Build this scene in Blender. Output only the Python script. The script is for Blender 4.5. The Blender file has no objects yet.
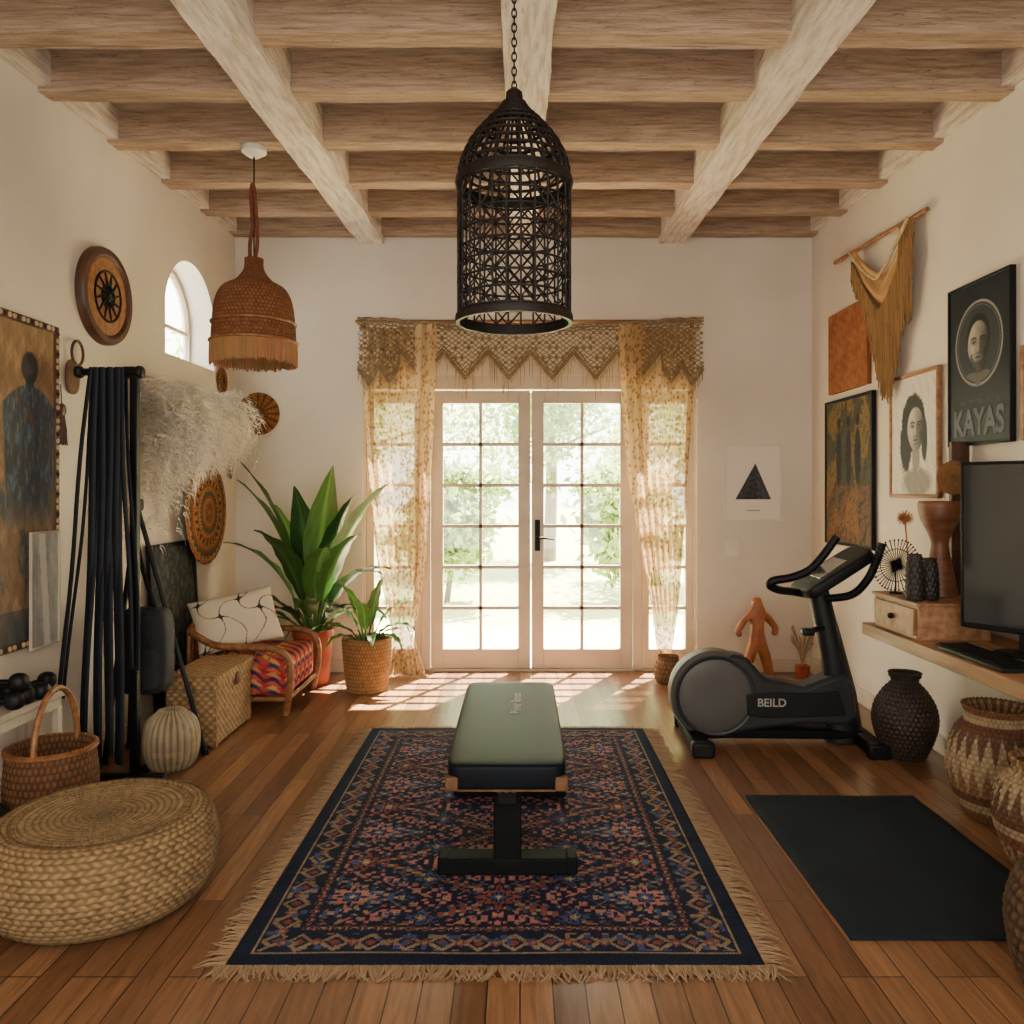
import bpy, math, random
import numpy as np
from mathutils import Vector, Matrix, noise
random.seed(7); rng=np.random.default_rng(7)
col=bpy.context.scene.collection
PI=math.pi
def P(px,py,Y): return ((px-520)/800*Y, Y, 1.4-(py-490)/800*Y)
def lin(c):
    return c/12.92 if c<=.04045 else ((c+.055)/1.055)**2.4
def hx(s):
    s=s.lstrip('#'); return tuple(lin(int(s[i:i+2],16)/255) for i in (0,2,4))
def linA(a): return np.where(a<=.04045,a/12.92,((a+.055)/1.055)**2.4)
def rgb(s):
    s=s.lstrip('#'); return np.array([int(s[i:i+2],16)/255 for i in (0,2,4)])
# ---------------------------------------------------------------- mesh builder
class MB:
    def __init__(s): s.v=[]; s.f=[]; s.c=[]
    def add(s,vs,fs,c=None):
        o=len(s.v); s.v+=[tuple(v) for v in vs]; s.f+=[tuple(i+o for i in f) for f in fs]
        if c is None: s.c+=[(1,1,1)]*len(vs)
        elif len(c)==len(vs) and not isinstance(c[0],(int,float)): s.c+=[tuple(k) for k in c]
        else: s.c+=[tuple(c)]*len(vs)
        return s
    def box(s,lo,hi,c=None,M=None):
        x0,y0,z0=lo; x1,y1,z1=hi
        vs=[(x0,y0,z0),(x1,y0,z0),(x1,y1,z0),(x0,y1,z0),(x0,y0,z1),(x1,y0,z1),(x1,y1,z1),(x0,y1,z1)]
        if M is not None: vs=[tuple(M@Vector(v)) for v in vs]
        return s.add(vs,[(0,3,2,1),(4,5,6,7),(0,1,5,4),(1,2,6,5),(2,3,7,6),(3,0,4,7)],c)
    def tube(s,path,r,n=8,closed=False,c=None,flat=1.0):
        p=[Vector(q) for q in path]; m=len(p); R=r if isinstance(r,(list,tuple)) else [r]*m
        up=None; vs=[]
        for i in range(m):
            if closed: t=p[(i+1)%m]-p[i-1]
            else: t=p[min(i+1,m-1)]-p[max(i-1,0)]
            if t.length<1e-9: t=Vector((0,0,1))
            t.normalize()
            if up is None:
                a=Vector((0,0,1)) if abs(t.z)<.9 else Vector((0,1,0))
                up=(a-t*a.dot(t)).normalized()
            else:
                up=up-t*up.dot(t)
                if up.length<1e-6: up=t.orthogonal()
                up.normalize()
            b=t.cross(up)
            for k in range(n):
                a=2*PI*k/n; vs.append(p[i]+(up*math.cos(a)*flat+b*math.sin(a))*R[i])
        fs=[]
        for i in range(m if closed else m-1):
            j=(i+1)%m
            for k in range(n):
                l=(k+1)%n; fs.append((i*n+k,i*n+l,j*n+l,j*n+k))
        if not closed: fs.append(tuple(range(n))[::-1]); fs.append(tuple((m-1)*n+k for k in range(n)))
        return s.add(vs,fs,c)
    def lathe(s,prof,n=40,o=(0,0,0),c=None,axis='z'):
        vs=[];fs=[]
        for r,z in prof:
            for k in range(n):
                a=2*PI*k/n; x,y=r*math.cos(a),r*math.sin(a)
                q=(x,y,z) if axis=='z' else ((x,z,y) if axis=='y' else (z,x,y))
                vs.append((q[0]+o[0],q[1]+o[1],q[2]+o[2]))
        for i in range(len(prof)-1):
            for k in range(n):
                l=(k+1)%n; q=(i*n+k,i*n+l,(i+1)*n+l,(i+1)*n+k)
                fs.append(q[::-1] if axis=='y' else q)
        return s.add(vs,fs,c)
    def prism(s,poly,y0,y1,c=None,plane='xz'):
        n=len(poly)
        def q(a,b,y): return (a,y,b) if plane=='xz' else ((y,a,b) if plane=='yz' else (a,b,y))
        vs=[q(a,b,y0) for a,b in poly]+[q(a,b,y1) for a,b in poly]
        fs=[tuple(range(n)),tuple(range(2*n-1,n-1,-1))]+[(i,(i+n),((i+1)%n+n),(i+1)%n) for i in range(n)]
        return s.add(vs,fs,c)
    def grid(s,V,C=None,cu=False,flip=False):
        h,w,_=V.shape; vs=V.reshape(-1,3).tolist(); fs=[]
        for i in range(h-1):
            for k in range(w if cu else w-1):
                l=(k+1)%w; q=(i*w+k,i*w+l,(i+1)*w+l,(i+1)*w+k); fs.append(q[::-1] if flip else q)
        return s.add(vs,fs,None if C is None else C.reshape(-1,3).tolist())
    def superq(s,o,a,b,c,e=.5,n=24,M=None,colf=None):
        def sp(x,p): return np.sign(x)*np.abs(x)**p
        ph=np.linspace(-PI/2,PI/2,n)[:,None]; th=np.linspace(0,2*PI,2*n,endpoint=False)[None,:]
        X=a*sp(np.cos(ph),e)*sp(np.cos(th),e); Y=b*sp(np.cos(ph),e)*sp(np.sin(th),e); Z=c*sp(np.sin(ph),e)*np.ones_like(th)
        V=np.stack([X,Y,Z],-1); C=colf(V) if colf else None
        if M is not None:
            m=np.array(M); V=V@m[:3,:3].T+m[:3,3]
        V=V+np.array(o); return s.grid(V,C,cu=True)
    def padbox(s,lo,hi,colf,bulge=.015,step=.007):
        lo=np.array(lo,float);hi=np.array(hi,float);d=hi-lo
        for ax in range(3):
            u_,v_=[(1,2),(0,2),(0,1)][ax]
            for side in(0,1):
                nu=max(int(d[u_]/step),4);nv=max(int(d[v_]/step),4); U,V=np.meshgrid(np.linspace(0,1,nu),np.linspace(0,1,nv))
                G=np.zeros(U.shape+(3,)); G[...,u_]=lo[u_]+U*d[u_]; G[...,v_]=lo[v_]+V*d[v_]
                eu=1-(2*U-1)**6; ev=1-(2*V-1)**6; G[...,ax]=(hi if side else lo)[ax]+(1 if side else -1)*bulge*np.sqrt(np.clip(eu*ev,0,1))
                s.grid(G,colf(G),flip=bool((side==0)^(ax==1)))
        return s
def cat_prof(pts,n=8):
    out=[];m=len(pts)
    for i in range(m-1):
        p0=pts[max(i-1,0)];p1=pts[i];p2=pts[i+1];p3=pts[min(i+2,m-1)]
        for k in range(n):
            t=k/n
            out.append(tuple(.5*((2*p1[j])+(-p0[j]+p2[j])*t+(2*p0[j]-5*p1[j]+4*p2[j]-p3[j])*t*t+(-p0[j]+3*p1[j]-3*p2[j]+p3[j])*t**3) for j in range(len(p1))))
    out.append(tuple(pts[-1])); return out
def woven(mb,prof,rows,cols,amp,style='weave',colf=None,base=(.5,.35,.2),sub=5,seg=6,smooth=True,var=.25,flip=False):
    pr=np.array(cat_prof(prof,8) if smooth else prof); pr[:,0]=np.maximum(pr[:,0],0.0005)
    d=np.r_[0,np.cumsum(np.hypot(*np.diff(pr,axis=0).T))]; d/=d[-1]
    N=rows*sub; t=np.linspace(0,1,N+1); r=np.interp(t,d,pr[:,0]); z=np.interp(t,d,pr[:,1])
    dr=np.gradient(r);dz=np.gradient(z);L=np.hypot(dr,dz)+1e-9; nr,nz=dz/L,-dr/L
    if flip: nr,nz=-nr,-nz
    u=np.linspace(0,2*PI,cols*seg,endpoint=False)[None,:]
    q=t*rows; idx=np.minimum(np.floor(q),rows-1)[:,None]; fr=(q[:,None]-idx)
    s=np.sqrt(np.abs(np.sin(PI*fr)))
    if style=='weave': h=s*(.55+.45*np.cos(cols*u+PI*idx))
    elif style=='rope': h=s*(.62+.38*np.cos(cols*u+2.6*fr*np.where(idx%2==0,1,-1)))
    elif style=='rib': h=np.abs(np.cos(cols*u/2))*np.ones_like(fr)
    else: h=s*np.ones_like(u)
    R=r[:,None]+nr[:,None]*amp*h; Z=z[:,None]+nz[:,None]*amp*h
    V=np.stack([R*np.cos(u),R*np.sin(u),Z],-1)
    cell=np.floor(u/(2*PI)*cols)
    hsh=np.abs(np.sin(cell*12.9898+idx*78.233)*43758.5453)%1
    if colf is None: C=np.ones(V.shape)*np.array(base)
    else: C=colf(u+0*t[:,None],t[:,None]+0*u)
    C=C*(1-var+var*h+min(var,.24)*(hsh-.5))[...,None]  # crevice shade painted into the vertex colour, plus random tone per cell
    mb.grid(V,np.clip(C,0,1),cu=True); return mb
def cushion(mb,a,b,t,n=60,M=None,colf=None):
    u=np.linspace(-1,1,n); U,V=np.meshgrid(u,u)
    for sg in(1,-1):
        th=t*(np.clip((1-U**4)*(1-V**4),0,1))**.5*(1+.05*np.sin(U*7+V*4))
        X=a*U*(1-.05*(1-V**2)); Y=b*V*(1-.05*(1-U**2)); G=np.stack([X,Y,sg*th],-1); C=colf(G) if colf else None
        if M is not None: m=np.array(M); G=G@m[:3,:3].T+m[:3,3]
        mb.grid(G,C,flip=(sg<0))
    return mb
# ---------------------------------------------------------------- objects
def mesh_of(name,mb,mat,smooth=40):
    me=bpy.data.meshes.new(name); me.from_pydata(mb.v,[],mb.f)
    if mb.c and any(c!=(1,1,1) for c in mb.c[:50]+mb.c[-50:]):
        at=me.color_attributes.new('Col','FLOAT_COLOR','POINT')
        a=np.ones((len(mb.v),4),dtype=np.float32); a[:,:3]=np.array(mb.c); at.data.foreach_set('color',a.ravel())
    me.materials.append(mat); me.validate(); me.update()
    if smooth:
        me.shade_smooth()
        if smooth<180: me.set_sharp_from_angle(angle=math.radians(smooth))
    return me
def obj(name,mb,mat,parent=None,loc=(0,0,0),rot=(0,0,0),smooth=40,bevel=0,label=None):
    me=mb if isinstance(mb,bpy.types.Mesh) else mesh_of(name,mb,mat,smooth)
    if isinstance(mb,bpy.types.Mesh) and not len(me.materials): me.materials.append(mat)
    o=bpy.data.objects.new(name,me); col.objects.link(o); o.location=loc; o.rotation_euler=rot
    if parent: o.parent=parent
    if bevel:
        m=o.modifiers.new('bevel','BEVEL'); m.width=bevel; m.segments=2; m.limit_method='ANGLE'; m.angle_limit=.6
    if label: o['label']=label
    return o
def tag(o,label,cat,group=None,kind=None):
    o['label']=label; o['category']=cat
    if group: o['group']=group
    if kind: o['kind']=kind
    return o
def thing(name,label,cat,loc=(0,0,0),rot=(0,0,0),group=None):
    o=bpy.data.objects.new(name,None); col.objects.link(o); o.location=loc; o.rotation_euler=rot; o.empty_display_size=.1
    return tag(o,label,cat,group)
def struct(name,mb,mat,**k):
    o=obj(name,mb,mat,**k); o['kind']='structure'; return o
def dup(root,loc,rot,label):
    def cp(o,par):
        c=o.copy(); col.objects.link(c); c.parent=par
        for ch in list(o.children): cp(ch,c)
        return c
    r=cp(root,None); r.location=loc; r.rotation_euler=rot; r['label']=label; return r
def skin(name,verts,edges,rad,mat,parent=None,loc=(0,0,0),sub=2):
    me=bpy.data.meshes.new(name); me.from_pydata(verts,edges,[]); me.materials.append(mat)
    o=bpy.data.objects.new(name,me); col.objects.link(o); o.location=loc
    m=o.modifiers.new('s','SKIN'); m.use_smooth_shade=True
    for i,r in enumerate(rad): me.skin_vertices[0].data[i].radius=(r,r)
    me.skin_vertices[0].data[0].use_root=True
    s=o.modifiers.new('ss','SUBSURF'); s.levels=sub; s.render_levels=sub
    if parent: o.parent=parent
    return o
def text_mesh(body,size,ext=.0008,off=0):
    cu=bpy.data.curves.new('t','FONT'); cu.body=body; cu.size=size; cu.extrude=ext; cu.offset=off; cu.align_x='CENTER'; cu.align_y='CENTER'
    o=bpy.data.objects.new('t',cu); col.objects.link(o); bpy.context.view_layer.update()
    me=bpy.data.meshes.new_from_object(o.evaluated_get(bpy.context.evaluated_depsgraph_get()))
    bpy.data.objects.remove(o); me.materials.clear(); return me
# ---------------------------------------------------------------- materials
def newmat(name):
    m=bpy.data.materials.new(name); m.use_nodes=True; nt=m.node_tree; b=nt.nodes['Principled BSDF']; return m,nt,b
def N(nt,t,**k):
    n=nt.nodes.new(t)
    for a,v in k.items():
        if a in n.inputs: n.inputs[a].default_value=v
        else: setattr(n,a,v)
    return n
def mat(name,c,rough=.6,metal=0,c2=None,scale=12,bump=.15,stretch=(1,1,1),detail=4,coat=0,bscale=None,lo=.35,hi=.7,spec=.5,knots=0):
    m,nt,b=newmat(name); L=nt.links.new
    c=hx(c) if isinstance(c,str) else c
    c2=(hx(c2) if isinstance(c2,str) else c2) if c2 else tuple(k*.75 for k in c)
    tc=N(nt,'ShaderNodeTexCoord'); mp=N(nt,'ShaderNodeMapping'); mp.inputs['Scale'].default_value=stretch
    L(tc.outputs['Object'],mp.inputs['Vector'])
    no=N(nt,'ShaderNodeTexNoise'); no.inputs['Scale'].default_value=scale; no.inputs['Detail'].default_value=detail
    L(mp.outputs[0],no.inputs['Vector'])
    cr=N(nt,'ShaderNodeValToRGB'); cr.color_ramp.elements[0].position=lo; cr.color_ramp.elements[1].position=hi
    cr.color_ramp.elements[0].color=(*c2,1); cr.color_ramp.elements[1].color=(*c,1)
    L(no.outputs['Fac'],cr.inputs[0]); out=cr.outputs[0]
    if knots:   # thin dark cracks running with the grain
        m3=N(nt,'ShaderNodeMapping'); m3.inputs['Scale'].default_value=tuple(k*1.6 for k in stretch); L(tc.outputs['Object'],m3.inputs['Vector'])
        n3=N(nt,'ShaderNodeTexNoise'); n3.inputs['Scale'].default_value=scale*.5; n3.inputs['Detail'].default_value=3; n3.inputs['Distortion'].default_value=.6; L(m3.outputs[0],n3.inputs['Vector'])
        c3=N(nt,'ShaderNodeValToRGB'); e=c3.color_ramp.elements; e[0].position=.488; e[0].color=(1,1,1,1); e[1].position=.512; e[1].color=(1,1,1,1); x=e.new(.5); x.color=(1-knots,1-knots,1-knots,1)
        L(n3.outputs['Fac'],c3.inputs[0]); mm=N(nt,'ShaderNodeMixRGB'); mm.blend_type='MULTIPLY'; mm.inputs[0].default_value=1; L(out,mm.inputs[1]); L(c3.outputs[0],mm.inputs[2]); out=mm.outputs[0]
    L(out,b.inputs['Base Color'])
    if bump:
        bn=N(nt,'ShaderNodeTexNoise'); bn.inputs['Scale'].default_value=bscale or scale*3; bn.inputs['Detail'].default_value=5
        L(mp.outputs[0],bn.inputs['Vector'])
        bp=N(nt,'ShaderNodeBump'); bp.inputs['Strength'].default_value=bump; bp.inputs['Distance'].default_value=.01
        L(bn.outputs['Fac'],bp.inputs['Height']); L(bp.outputs[0],b.inputs['Normal'])
    b.inputs['Roughness'].default_value=rough; b.inputs['Metallic'].default_value=metal; b.inputs['Coat Weight'].default_value=coat; b.inputs['Specular IOR Level'].default_value=spec
    return m
def amat(name,rough=.8,bump=.2,bscale=200,coat=0,transl=0,spec=.3):
    m,nt,b=newmat(name); L=nt.links.new
    a=N(nt,'ShaderNodeVertexColor'); a.layer_name='Col'; L(a.outputs[0],b.inputs['Base Color'])
    if bump:
        tc=N(nt,'ShaderNodeTexCoord'); bn=N(nt,'ShaderNodeTexNoise'); bn.inputs['Scale'].default_value=bscale
        L(tc.outputs['Object'],bn.inputs['Vector']); bp=N(nt,'ShaderNodeBump'); bp.inputs['Strength'].default_value=bump; bp.inputs['Distance'].default_value=.005
        L(bn.outputs['Fac'],bp.inputs['Height']); L(bp.outputs[0],b.inputs['Normal'])
    b.inputs['Roughness'].default_value=rough; b.inputs['Coat Weight'].default_value=coat; b.inputs['Specular IOR Level'].default_value=spec
    if transl:
        t=N(nt,'ShaderNodeBsdfTranslucent'); L(a.outputs[0],t.inputs['Color']); mx=N(nt,'ShaderNodeMixShader'); mx.inputs[0].default_value=transl
        L(b.outputs[0],mx.inputs[1]); L(t.outputs[0],mx.inputs[2]); L(mx.outputs[0],nt.nodes['Material Output'].inputs[0])
    return m
def floor_mat():
    m,nt,b=newmat('plank floor'); L=nt.links.new
    tc=N(nt,'ShaderNodeTexCoord'); mp=N(nt,'ShaderNodeMapping'); mp.inputs['Rotation'].default_value=(0,0,PI/2)
    L(tc.outputs['Object'],mp.inputs['Vector'])
    br=N(nt,'ShaderNodeTexBrick'); br.offset=.37; br.offset_frequency=3
    for k,v in {'Scale':1,'Brick Width':1.15,'Row Height':.092,'Mortar Size':.0022,'Mortar Smooth':.1,'Bias':0}.items(): br.inputs[k].default_value=v
    br.inputs['Color1'].default_value=(*hx('#9a7150'),1); br.inputs['Color2'].default_value=(*hx('#6a4833'),1); br.inputs['Mortar'].default_value=(*hx('#1f130d'),1)
    L(mp.outputs[0],br.inputs['Vector'])
    m2=N(nt,'ShaderNodeMapping'); m2.inputs['Scale'].default_value=(14,1.1,1); L(tc.outputs['Object'],m2.inputs['Vector'])
    no=N(nt,'ShaderNodeTexNoise'); no.inputs['Scale'].default_value=3; no.inputs['Detail'].default_value=8; no.inputs['Distortion'].default_value=1.2; L(m2.outputs[0],no.inputs['Vector'])
    cr=N(nt,'ShaderNodeValToRGB'); cr.color_ramp.elements[0].position=.3; cr.color_ramp.elements[0].color=(.5,.47,.45,1); cr.color_ramp.elements[1].position=.7; cr.color_ramp.elements[1].color=(1.08,1.06,1.04,1)
    L(no.outputs['Fac'],cr.inputs[0])
    mx=N(nt,'ShaderNodeMixRGB'); mx.blend_type='MULTIPLY'; mx.inputs[0].default_value=.85
    L(br.outputs['Color'],mx.inputs[1]); L(cr.outputs[0],mx.inputs[2]); L(mx.outputs[0],b.inputs['Base Color'])
    bp=N(nt,'ShaderNodeBump'); bp.inputs['Strength'].default_value=.18; bp.inputs['Distance'].default_value=.004
    iv=N(nt,'ShaderNodeMath'); iv.operation='MULTIPLY_ADD'; iv.inputs[1].default_value=-1.5; L(br.outputs['Fac'],iv.inputs[0]); L(no.outputs['Fac'],iv.inputs[2])
    L(iv.outputs[0],bp.inputs['Height']); L(bp.outputs[0],b.inputs['Normal'])
    b.inputs['Roughness'].default_value=.29
    return m
def glass_mat():
    m,nt,b=newmat('clear glass'); L=nt.links.new
    t=N(nt,'ShaderNodeBsdfTransparent'); t.inputs[0].default_value=(.97,.98,.97,1); g=N(nt,'ShaderNodeBsdfGlossy'); g.inputs['Roughness'].default_value=.03
    mx=N(nt,'ShaderNodeMixShader'); mx.inputs[0].default_value=.05; L(t.outputs[0],mx.inputs[1]); L(g.outputs[0],mx.inputs[2]); L(mx.outputs[0],nt.nodes['Material Output'].inputs[0]); return m
def sheer_mat():
    m,nt,b=newmat('embroidered sheer'); L=nt.links.new
    tc=N(nt,'ShaderNodeTexCoord'); vo=N(nt,'ShaderNodeTexVoronoi'); vo.inputs['Scale'].default_value=34; vo.feature='F1'
    mp=N(nt,'ShaderNodeMapping'); mp.inputs['Scale'].default_value=(1.3,0.1,.8); L(tc.outputs['Object'],mp.inputs[0]); L(mp.outputs[0],vo.inputs['Vector'])
    cr=N(nt,'ShaderNodeValToRGB'); cr.color_ramp.elements[0].position=.25; cr.color_ramp.elements[1].position=.5
    cr.color_ramp.elements[0].color=(1,1,1,1); cr.color_ramp.elements[1].color=(0,0,0,1); L(vo.outputs['Distance'],cr.inputs[0])
    cm=N(nt,'ShaderNodeMixRGB'); cm.inputs[1].default_value=(*hx('#cbb086'),1); cm.inputs[2].default_value=(*hx('#99754a'),1); L(cr.outputs[0],cm.inputs[0])
    d=N(nt,'ShaderNodeBsdfDiffuse'); t=N(nt,'ShaderNodeBsdfTranslucent'); L(cm.outputs[0],d.inputs[0]); L(cm.outputs[0],t.inputs[0])
    m1=N(nt,'ShaderNodeMixShader'); m1.inputs[0].default_value=.28; L(d.outputs[0],m1.inputs[1]); L(t.outputs[0],m1.inputs[2])
    tr=N(nt,'ShaderNodeBsdfTransparent'); tr.inputs[0].default_value=(1,.93,.8,1); m2=N(nt,'ShaderNodeMixShader')
    f=N(nt,'ShaderNodeMath'); f.operation='MULTIPLY_ADD'; f.inputs[1].default_value=.10; f.inputs[2].default_value=.86; L(cr.outputs[0],f.inputs[0]); L(f.outputs[0],m2.inputs[0])
    L(tr.outputs[0],m2.inputs[1]); L(m1.outputs[0],m2.inputs[2]); L(m2.outputs[0],nt.nodes['Material Output'].inputs[0]); return m
M={}
M['floor']=floor_mat(); M['glass']=glass_mat(); M['sheer']=sheer_mat()
M['wall']=mat('plaster',hx('#d6cdbf'),.9,c2=hx('#ccc2b2'),scale=1.5,bump=.15,bscale=30,spec=.2)
M['ceil']=mat('ceiling boards',hx('#c2b3a1'),.85,c2=hx('#a08e7a'),scale=4,bump=.2,stretch=(1,8,1),spec=.2)
M['beam']=mat('whitewashed timber',hx('#dbd1c4'),.85,c2=hx('#bcad9c'),scale=9,bump=.6,stretch=(5,.5,5),detail=10,lo=.36,hi=.58,spec=.2,knots=.35)
M['joist']=mat('sawn timber',hx('#b39c85'),.8,c2=hx('#8a725d'),scale=14,bump=.6,stretch=(.35,5,5),detail=10,lo=.3,hi=.66,spec=.2,knots=.55)
M['trim']=mat('painted wood',hx('#d0c3b0'),.55,c2=hx('#c4b59f'),scale=5,bump=.05)
M['doorwood']=mat('cream door paint',hx('#c8bba5'),.5,c2=hx('#bcad96'),scale=5,bump=.05)
M['black']=mat('black metal',hx('#0e0f11'),.5,.2,scale=20,bump=.05,spec=.2)
M['blackp']=mat('black plastic',hx('#0f1114'),.5,scale=20,bump=.05,spec=.25)
M['lantern']=mat('dark rattan',hx('#1c120e'),.6,c2=hx('#0d0806'),scale=30,bump=.2,spec=.3)
M['brass']=mat('aged brass',hx('#7a5a34'),.4,.8,scale=20,bump=.1)
M['attr']=amat('dyed fibre',.85); M['attrs']=amat('glazed colour',.5,.1,60); M['paint']=amat('painted canvas',.7,.15,120)
M['print']=amat('print under glass',.45,0,spec=.25); M['leaf']=amat('leaf',.35,.1,20,transl=.25,spec=.5); M['xleaf']=amat('garden leaf',.6,0,transl=.5)
M['wood']=mat('oak',hx('#a0714a'),.5,c2=hx('#704729'),scale=3,bump=.15,stretch=(1,8,8))
M['woody']=mat('oak along',hx('#a67c58'),.5,c2=hx('#785438'),scale=3,bump=.15,stretch=(9,1,9))
M['dwood']=mat('walnut',hx('#56331f'),.5,c2=hx('#341d12'),scale=5,bump=.15,stretch=(4,4,1))
M['owood']=mat('orange carved wood',hx('#a8663a'),.5,c2=hx('#804726'),scale=8,bump=.1)
M['bwood']=mat('turned brown wood',hx('#7c4c30'),.5,c2=hx('#583420'),scale=6,bump=.1,stretch=(1,1,6))
M['rattan']=mat('rattan cane',hx('#9c6a3d'),.5,c2=hx('#714625'),scale=30,bump=.2)
M['terra']=mat('terracotta',hx('#a84a28'),.7,c2=hx('#84381f'),scale=9,bump=.1)
M['soil']=mat('soil',hx('#1f140e'),.95,scale=40,bump=.6)
M['cream']=mat('cream cord',hx('#c9b28a'),.9,c2=hx('#a8906a'),scale=30,bump=.2)
M['macra']=mat('tan cord',hx('#b0946c'),.9,c2=hx('#8e744f'),scale=30,bump=.2)
M['lace']=mat('crochet lace cord',hx('#8f7b5b'),.9,c2=hx('#6f5d42'),scale=30,bump=.2)
M['leather']=mat('slate leather',hx('#0b131c'),.5,c2=hx('#080e15'),scale=6,bump=.08,bscale=160,spec=.12)
M['tan']=mat('worn tan leather',hx('#735237'),.6,c2=hx('#523a26'),scale=20,bump=.1,spec=.2)
M['band']=mat('navy rubber band',hx('#0e151f'),.6,c2=hx('#090e15'),scale=10,bump=.05,spec=.25)
M['mat']=mat('foam mat',hx('#17212a'),.85,c2=hx('#131c24'),scale=4,bump=.3,bscale=400,spec=.2)
M['grey']=mat('grey plastic',hx('#2e3033'),.45,c2=hx('#282a2d'),scale=4,bump=.03,spec=.35)
M['lgrey']=mat('mid grey plastic',hx('#52514d'),.45,c2=hx('#4a4945'),scale=4,bump=.03,spec=.35)
M['dgrey']=mat('dark grey paint',hx('#0d1013'),.65,scale=6,bump=.03,spec=.12)
M['panel']=mat('slate plastic panel',hx('#17191c'),.5,scale=6,bump=.03,spec=.3)
M['white']=mat('white plastic',hx('#d9d4c8'),.5,scale=6,bump=.02,c2=hx('#d0cabd'))
M['chalk']=mat('white painted wood',hx('#b9af9e'),.6,scale=6,bump=.1,c2=hx('#a39784'))
M['screen']=mat('dark screen',hx('#2c3233'),.08,scale=2,bump=0,coat=.8,spec=.8)
M['ochre']=mat('muted lettering',hx('#4f5861'),.6,bump=0); M['lett']=mat('pale lettering',hx('#a5a39b'),.6,bump=0)
M['bagm']=mat('charcoal nylon',hx('#181b1f'),.8,scale=10,bump=.3)
M['grass']=mat('lawn',hx('#b2bb86'),.9,c2=hx('#9aa871'),scale=6,bump=.3); M['paving']=mat('pale paving',hx('#d8ceb8'),.9,c2=hx('#c8bba2'),scale=4,bump=.1)
M['bark']=mat('bark',hx('#75675a'),.9,scale=12,bump=.5)
# ================================================================= SETTING
XL,XR,YB,YR=-2.19,2.246,6.154,-1.6
TOP=3.75
struct('floor',MB().box((-2.4,YR,-.1),(2.45,6.36,0)),M['floor'])
w=MB(); y0,y1,z0,rad=4.93,5.73,2.25,.4; ym=(y0+y1)/2; zs=2.51
X0,X1=XL-.2,XL
w.box((X0,YR-.2,0),(X1,y0,TOP)); w.box((X0,y1,0),(X1,YB+.2,TOP)); w.box((X0,y0,0),(X1,y1,z0))
n=24
for i in range(n):
    a0=PI-PI*i/n; a1=PI-PI*(i+1)/n
    p=(ym+rad*math.cos(a0),zs+rad*math.sin(a0)); q=(ym+rad*math.cos(a1),zs+rad*math.sin(a1))
    w.prism([p,q,(q[0],TOP),(p[0],TOP)],X0,X1,plane='yz')
struct('wall_left',w,M['wall'],smooth=0)
struct('wall_right',MB().box((XR,YR-.2,0),(XR+.2,YB+.2,TOP)),M['wall'],smooth=0)
OX0,OX1,OZ=-1.208,1.36,2.28
w=MB(); w.box((XL,YB,0),(OX0,YB+.2,TOP)); w.box((OX1,YB,0),(XR,YB+.2,TOP)); w.box((OX0,YB,OZ),(OX1,YB+.2,TOP))
struct('wall_back',w,M['wall'],smooth=0)
struct('wall_front',MB().box((XL,YR-.2,0),(XR,YR,TOP)),M['wall'],smooth=0)
def zj(y): return 3.022+.05*y
c=MB(); c.prism([(YR-.2,zj(YR)+.19),(YB+.2,zj(YB)+.19),(YB+.2,zj(YB)+.3),(YR-.2,zj(YR)+.3)],XL,XR,plane='yz')
struct('ceiling',c,M['ceil'],smooth=0)
def rough_beam(axis,a0,a1,c0,w,h,zf,seg=60,amp=.006,seed=0):
    mb=MB(); V=[]
    ring=[(-.5,0),(-.45,-.0),(0,0),(.45,0),(.5,0),(.5,.5),(.5,1),(0,1),(-.5,1),(-.5,.5)]
    for i in range(seg+1):
        a=a0+(a1-a0)*i/seg; row=[]
        for j,(u,v) in enumerate(ring):
            n1=noise.noise(Vector((a*2.2,j*3.1,seed)))*amp+noise.noise(Vector((a*9,j*2.1,seed+9)))*amp*.5
            n2=noise.noise(Vector((a*2.2,j*3.1,seed+50)))*amp*1.6
            o=c0+u*w*(.97 if v<.2 else 1)+n1; zz=v*h+n2
            if axis=='x': row.append((a,o,zf(o)+zz))
            else: row.append((o,a,zf(a)+zz))
        V.append(row)
    mb.grid(np.array(V),cu=True,flip=(axis=='x')); return mb
k=1
for yy in (6.02,5.48,4.88,4.24,3.63,3.13,2.6,2.05,1.5,.9,.3,-.3,-.9):
    struct('trim_%d'%k,rough_beam('x',XL,XR,yy+.06,.12,.19,lambda y:zj(y)+.01,seg=90,seed=k*7),M['joist'],smooth=50); k+=1
for xx in (-1.14,.03,1.16):
    struct('trim_%d'%k,rough_beam('y',YR,YB,xx,.2,.22,lambda y:zj(y)-.035,seg=130,seed=k*7,amp=.009),M['beam'],smooth=50); k+=1
for xx in (XL+.03,XR-.03):
    struct('trim_%d'%k,rough_beam('y',YR,YB,xx,.06,.16,lambda y:zj(y)+.03,seg=60,seed=k*7,amp=.003),M['beam'],smooth=50); k+=1
b=MB().box((XL,YR,0),(XL+.018,YB,.1)); struct('baseboard_left',b,M['trim'],bevel=.004,smooth=0)
b=MB().box((XR-.018,YR,0),(XR,YB,.1)); struct('baseboard_right',b,M['trim'],bevel=.004,smooth=0)
b=MB().box((XL+.018,YB-.018,0),(OX0,YB,.1)).box((OX1,YB-.018,0),(XR-.018,YB,.1)); struct('baseboard_back',b,M['trim'],bevel=.004,smooth=0)
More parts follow.
